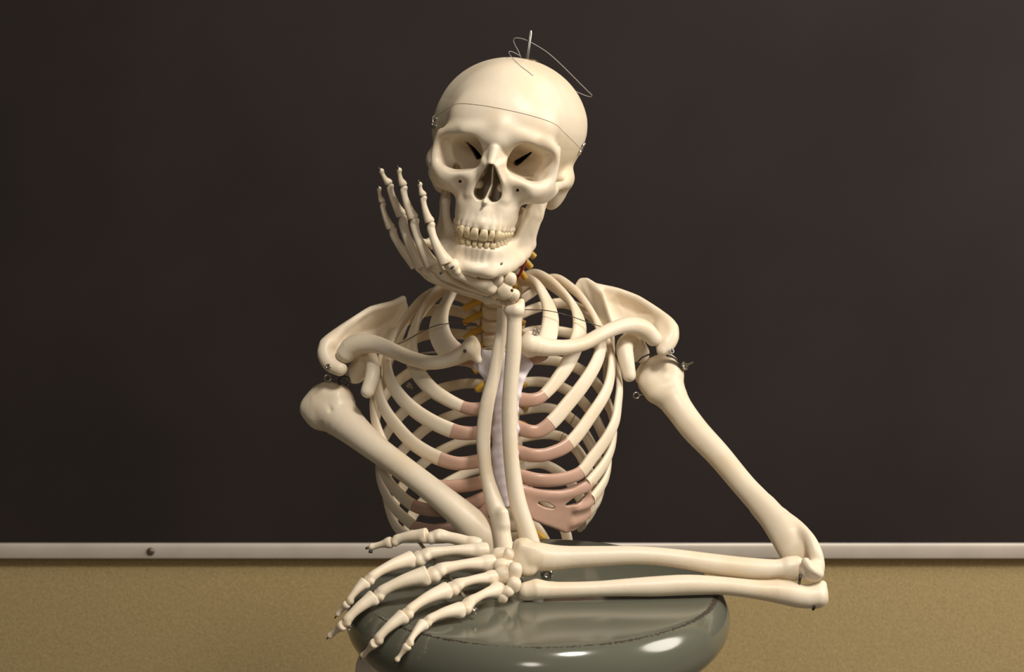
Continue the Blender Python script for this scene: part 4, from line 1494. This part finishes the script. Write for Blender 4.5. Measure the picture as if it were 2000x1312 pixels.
def enamel():
    m = mat('grey green enamel', (96, 97, 85), .16, spec=.6)
    nt = m.node_tree
    b = nt.nodes['Principled BSDF']
    L = nt.links.new
    N = nt.nodes.new
    tc = N('ShaderNodeTexCoord')
    sep = N('ShaderNodeSeparateXYZ')
    L(tc.outputs['Object'], sep.inputs[0])
    cx = N('ShaderNodeCombineXYZ')
    L(sep.outputs['X'], cx.inputs['X'])
    L(sep.outputs['Y'], cx.inputs['Y'])
    ln = N('ShaderNodeVectorMath')
    ln.operation = 'LENGTH'
    L(cx.outputs[0], ln.inputs[0])

    def math_(op, a, bb):
        n = N('ShaderNodeMath')
        n.operation = op
        for i, q in enumerate((a, bb)):
            if hasattr(q, 'links'):
                L(q, n.inputs[i])
            elif q is not None:
                n.inputs[i].default_value = q
        return n.outputs[0]
    n1 = N('ShaderNodeTexNoise')
    n1.inputs['Scale'].default_value = 420
    n1.inputs['Detail'].default_value = 8
    L(tc.outputs['Object'], n1.inputs['Vector'])
    n2 = N('ShaderNodeTexNoise')
    n2.inputs['Scale'].default_value = 9
    L(tc.outputs['Object'], n2.inputs['Vector'])
    # worn rim line: |r - 0.157| < width
    d = math_('ABSOLUTE', math_('SUBTRACT', ln.outputs['Value'], .1575), None)
    wd = math_('SUBTRACT', math_('MULTIPLY', math_('MULTIPLY', n1.outputs['Fac'], n2.outputs['Fac']), .0100), .0017)
    top = math_('GREATER_THAN', sep.outputs['Z'], -.012)
    worn = math_('MULTIPLY', math_('LESS_THAN', d, wd), top)
    # scattered chips and scratches on the side
    v = N('ShaderNodeTexVoronoi')
    v.inputs['Scale'].default_value = 26
    mp = N('ShaderNodeMapping')
    mp.inputs['Scale'].default_value = (1, 1, 1.6)
    L(tc.outputs['Object'], mp.inputs[0])
    L(mp.outputs[0], v.inputs['Vector'])
    n3 = N('ShaderNodeTexNoise')
    n3.inputs['Scale'].default_value = 12
    L(tc.outputs['Object'], n3.inputs['Vector'])
    chip = math_('MULTIPLY', math_('LESS_THAN', v.outputs['Distance'], .075), math_('GREATER_THAN', n3.outputs['Fac'], .54))
    chip = math_('MULTIPLY', chip, math_('LESS_THAN', sep.outputs['Z'], -.003))
    f = math_('MAXIMUM', worn, chip)
    mx = N('ShaderNodeMix')
    mx.data_type = 'RGBA'
    mx.inputs['A'].default_value = b.inputs['Base Color'].default_value[:]
    mx.inputs['B'].default_value = lin(52, 40, 31)
    L(f, mx.inputs['Factor'])
    L(mx.outputs['Result'], b.inputs['Base Color'])
    rg = N('ShaderNodeMix')
    rg.inputs['A'].default_value = .14
    rg.inputs['B'].default_value = .7
    L(f, rg.inputs['Factor'])
    L(rg.outputs['Result'], b.inputs['Roughness'])
    return m


def build_stool():
    st = empty('stool', (SC0[0], SC0[1], 0))
    tag(st, 'round stool with a worn grey-green enamelled seat under the skeleton\'s arms', 'stool')
    prof = [(2, 0), (60, 0), (120, 0), (150, 0), (154.5, -.3), (157.5, -1.2), (161, -3.8), (165, -9), (168.2, -16), (169.6, -24), (168.8, -33), (164.5, -42), (157.5, -50), (149, -57), (139, -62), (126, -65), (100, -66), (2, -66)]
    pr = crom(np.array(prof[3:16]), 40)
    full = prof[:3] + [tuple(q[:2]) for q in pr] + prof[16:]
    obj('seat', lathe(full, SC0, (0, 0, 1), 128), enamel(), st, at=SC0)
    pale = noisy(mat('pale grey paint', (226, 216, 202), .35), (206, 194, 180), 20)
    hub = SC0 + V(0, 0, -66)
    obj('hub', lathe([(46, 0), (46, -10), (28, -16), (24, -60), (24, -66)], hub, (0, 0, 1), 40), pale, st, angle=40)
    # three bent legs
    for k in range(3):
        a = math.radians(157 + 120 * k)
        d = V(math.cos(a), math.sin(a), 0)
        t = V(-d[1], d[0], 0)
        c = V(SC0[0], SC0[1], 0)
        top = SEATZ - 78
        pts = crom([c + d * 30 + V(0, 0, top), c + d * 100 + V(0, 0, top + 1), c + d * 142 + V(0, 0, top + 4), c + d * 160 + V(0, 0, top), c + d * 169 + V(0, 0, top - 24), c + d * 172 + V(0, 0, top - 90), c + d * 200 + V(0, 0, 330), c + d * 232 + V(0, 0, 14)], 60)
        lg = obj('leg', loft(pts, 20, 11, wide=t, seg=24, power=3), pale, st)
        obj('foot_cap', lathe([(20, 0), (22, 3), (22, 18), (19, 24)], c + d * 233, (0, 0, 1), 24), mat('black rubber', (30, 29, 28), .7), lg, angle=40)
    ring = [V(SC0[0], SC0[1], 280) + 212 * V(math.cos(q), math.sin(q), 0) for q in np.linspace(0, 2 * math.pi, 97)]
    obj('foot_ring', loft(ring, 9, wide=V(0, 0, 1), seg=14, cap=False), STEEL, st)


build_stool()

# ------------------------------------------------------------------ room
YW = 2300.0                                            # wall distance


def build_room():
    wm = mat('tan wall covering', (172, 148, 106), .85, spec=.2)
    nt = wm.node_tree
    b = nt.nodes['Principled BSDF']
    L, N = nt.links.new, nt.nodes.new
    tc = N('ShaderNodeTexCoord')
    n1 = N('ShaderNodeTexNoise')
    n1.inputs['Scale'].default_value = 240
    n1.inputs['Detail'].default_value = 3
    n1.inputs['Distortion'].default_value = 1.2
    n2 = N('ShaderNodeTexNoise')
    n2.inputs['Scale'].default_value = 380
    n2.inputs['Detail'].default_value = 2
    ad = N('ShaderNodeMath')
    ad.operation = 'ADD'
    r = N('ShaderNodeMapRange')
    r.inputs['From Min'].default_value = .75
    r.inputs['From Max'].default_value = 1.25
    mx = N('ShaderNodeMix')
    mx.data_type = 'RGBA'
    mx.inputs['A'].default_value = lin(160, 139, 97)
    mx.inputs['B'].default_value = lin(187, 166, 121)
    L(tc.outputs['Object'], n1.inputs['Vector'])
    L(tc.outputs['Object'], n2.inputs['Vector'])
    L(n1.outputs['Fac'], ad.inputs[0])
    L(n2.outputs['Fac'], ad.inputs[1])
    L(ad.outputs[0], r.inputs['Value'])
    L(r.outputs['Result'], mx.inputs['Factor'])
    L(mx.outputs['Result'], b.inputs['Base Color'])
    bp = N('ShaderNodeBump')
    bp.inputs['Strength'].default_value = .25
    bp.inputs['Distance'].default_value = .002
    L(ad.outputs[0], bp.inputs['Height'])
    L(bp.outputs['Normal'], b.inputs['Normal'])
    w = obj('wall_back', boxm((-2600, YW, 0), (2600, YW + 100, 2700)), wm, smooth=False)
    w['kind'] = 'structure'
    fm = noisy(mat('grey vinyl floor', (122, 112, 98), .45), (104, 94, 82), 30)
    f = obj('floor', boxm((-2600, -1600, -60), (2600, YW + 100, 0)), fm, smooth=False)
    f['kind'] = 'structure'
    # chalkboard with aluminium tray
    z1 = CAMZ + (P(1000, 1056, YW - 20)[2] - CAMZ)
    z0 = P(1000, 1090.5, YW - 21)[2]
    cb = empty('mounted_chalkboard', (0, YW, z0))
    tag(cb, 'wide dark brown chalkboard with an aluminium tray on the wall behind the skeleton', 'chalkboard')
    bm_ = noisy(mat('dark chalkboard', (47, 40, 39), .75, spec=.2), (40, 34, 33), 3, .35, .7)
    obj('panel', boxm((-2200, YW - 18, z1 - 12), (2200, YW - 1, z1 + 1250)), bm_, cb, smooth=False)
    al = noisy(mat('brushed aluminium', (206, 196, 184), .4, .15), (196, 186, 174), 14)
    tilt = math.tan(math.radians(-.22))
    H = z1 - z0
    prof = [(-18, 0), (-18, H + 1), (-24, H + 1), (-29, H - .2), (-33, H - 2.2), (-36, H - 5), (-37.5, H - 8.5), (-38, H - 12), (-38, 2), (-37, 0)]
    vs, fs = [], []
    n = len(prof)
    for x in (-2210, 2210):
        for (dy, dz) in prof:
            vs.append((x, YW + dy + 17, z0 + dz))
    for i in range(n):
        j = (i + 1) % n
        fs.append((i, j, n + j, n + i))
    fs += [tuple(range(n - 1, -1, -1)), tuple(range(n, 2 * n))]
    tr = obj('chalk_tray', (np.array(vs), fs), al, cb, angle=30)
    rp = P(294, 1077, YW - 21)
    obj('rivet', lathe([(6.5, 0), (6.0, 1.6), (4, 3), (1, 3.4)], rp + V(0, -.2, 0), (0, -1, 0), 20), mat('tarnished rivet', (120, 104, 90), .4, .8), tr)


build_room()

# ------------------------------------------------------------------ camera, lights, view
def light(name, at, aim, size, power, col, sizey=None):
    l = bpy.data.lights.new(name, 'AREA')
    l.shape = 'RECTANGLE' if sizey else 'DISK'
    l.size = size
    if sizey:
        l.size_y = sizey
    l.energy = power
    l.color = col
    o = bpy.data.objects.new(name, l)
    COL.objects.link(o)
    o.location = V(at) / 1000
    d = Vector((V(aim) - V(at)).tolist())
    o.rotation_euler = d.to_track_quat('-Z', 'Y').to_euler()
    return o


light('key_lamp', (620, 100, 2650), (20, 1400, 950), 0.4, 40, (1, .925, .82))
light('side_lamp', (2300, 1000, 2000), (450, 1900, 800), 1.2, 50, (1, .925, .82))
light('fill_lamp', (-150, -800, 1900), (0, 1450, 900), .35, 4.5, (1, .93, .83))
w = bpy.data.worlds.new('world')
SC.world = w
w.use_nodes = True
w.node_tree.nodes['Background'].inputs['Color'].default_value = (.9, .8, .66, 1)
w.node_tree.nodes['Background'].inputs['Strength'].default_value = .1

cam = bpy.data.cameras.new('camera')
cam.sensor_width = 36
cam.lens = FPX * 36 / 2000
cam.clip_start = .05
co = bpy.data.objects.new('camera', cam)
COL.objects.link(co)
co.location = (0, 0, CAMZ / 1000)
co.rotation_euler = (math.pi / 2 - PITCH, 0, 0)
cam.dof.use_dof = True
cam.dof.focus_distance = 1.36
cam.dof.aperture_fstop = 11
SC.camera = co
SC.view_settings.view_transform = 'Standard'
SC.view_settings.look = 'None'
SC.view_settings.exposure = 0
SC.view_settings.gamma = 1
SC.view_settings.use_curve_mapping = False
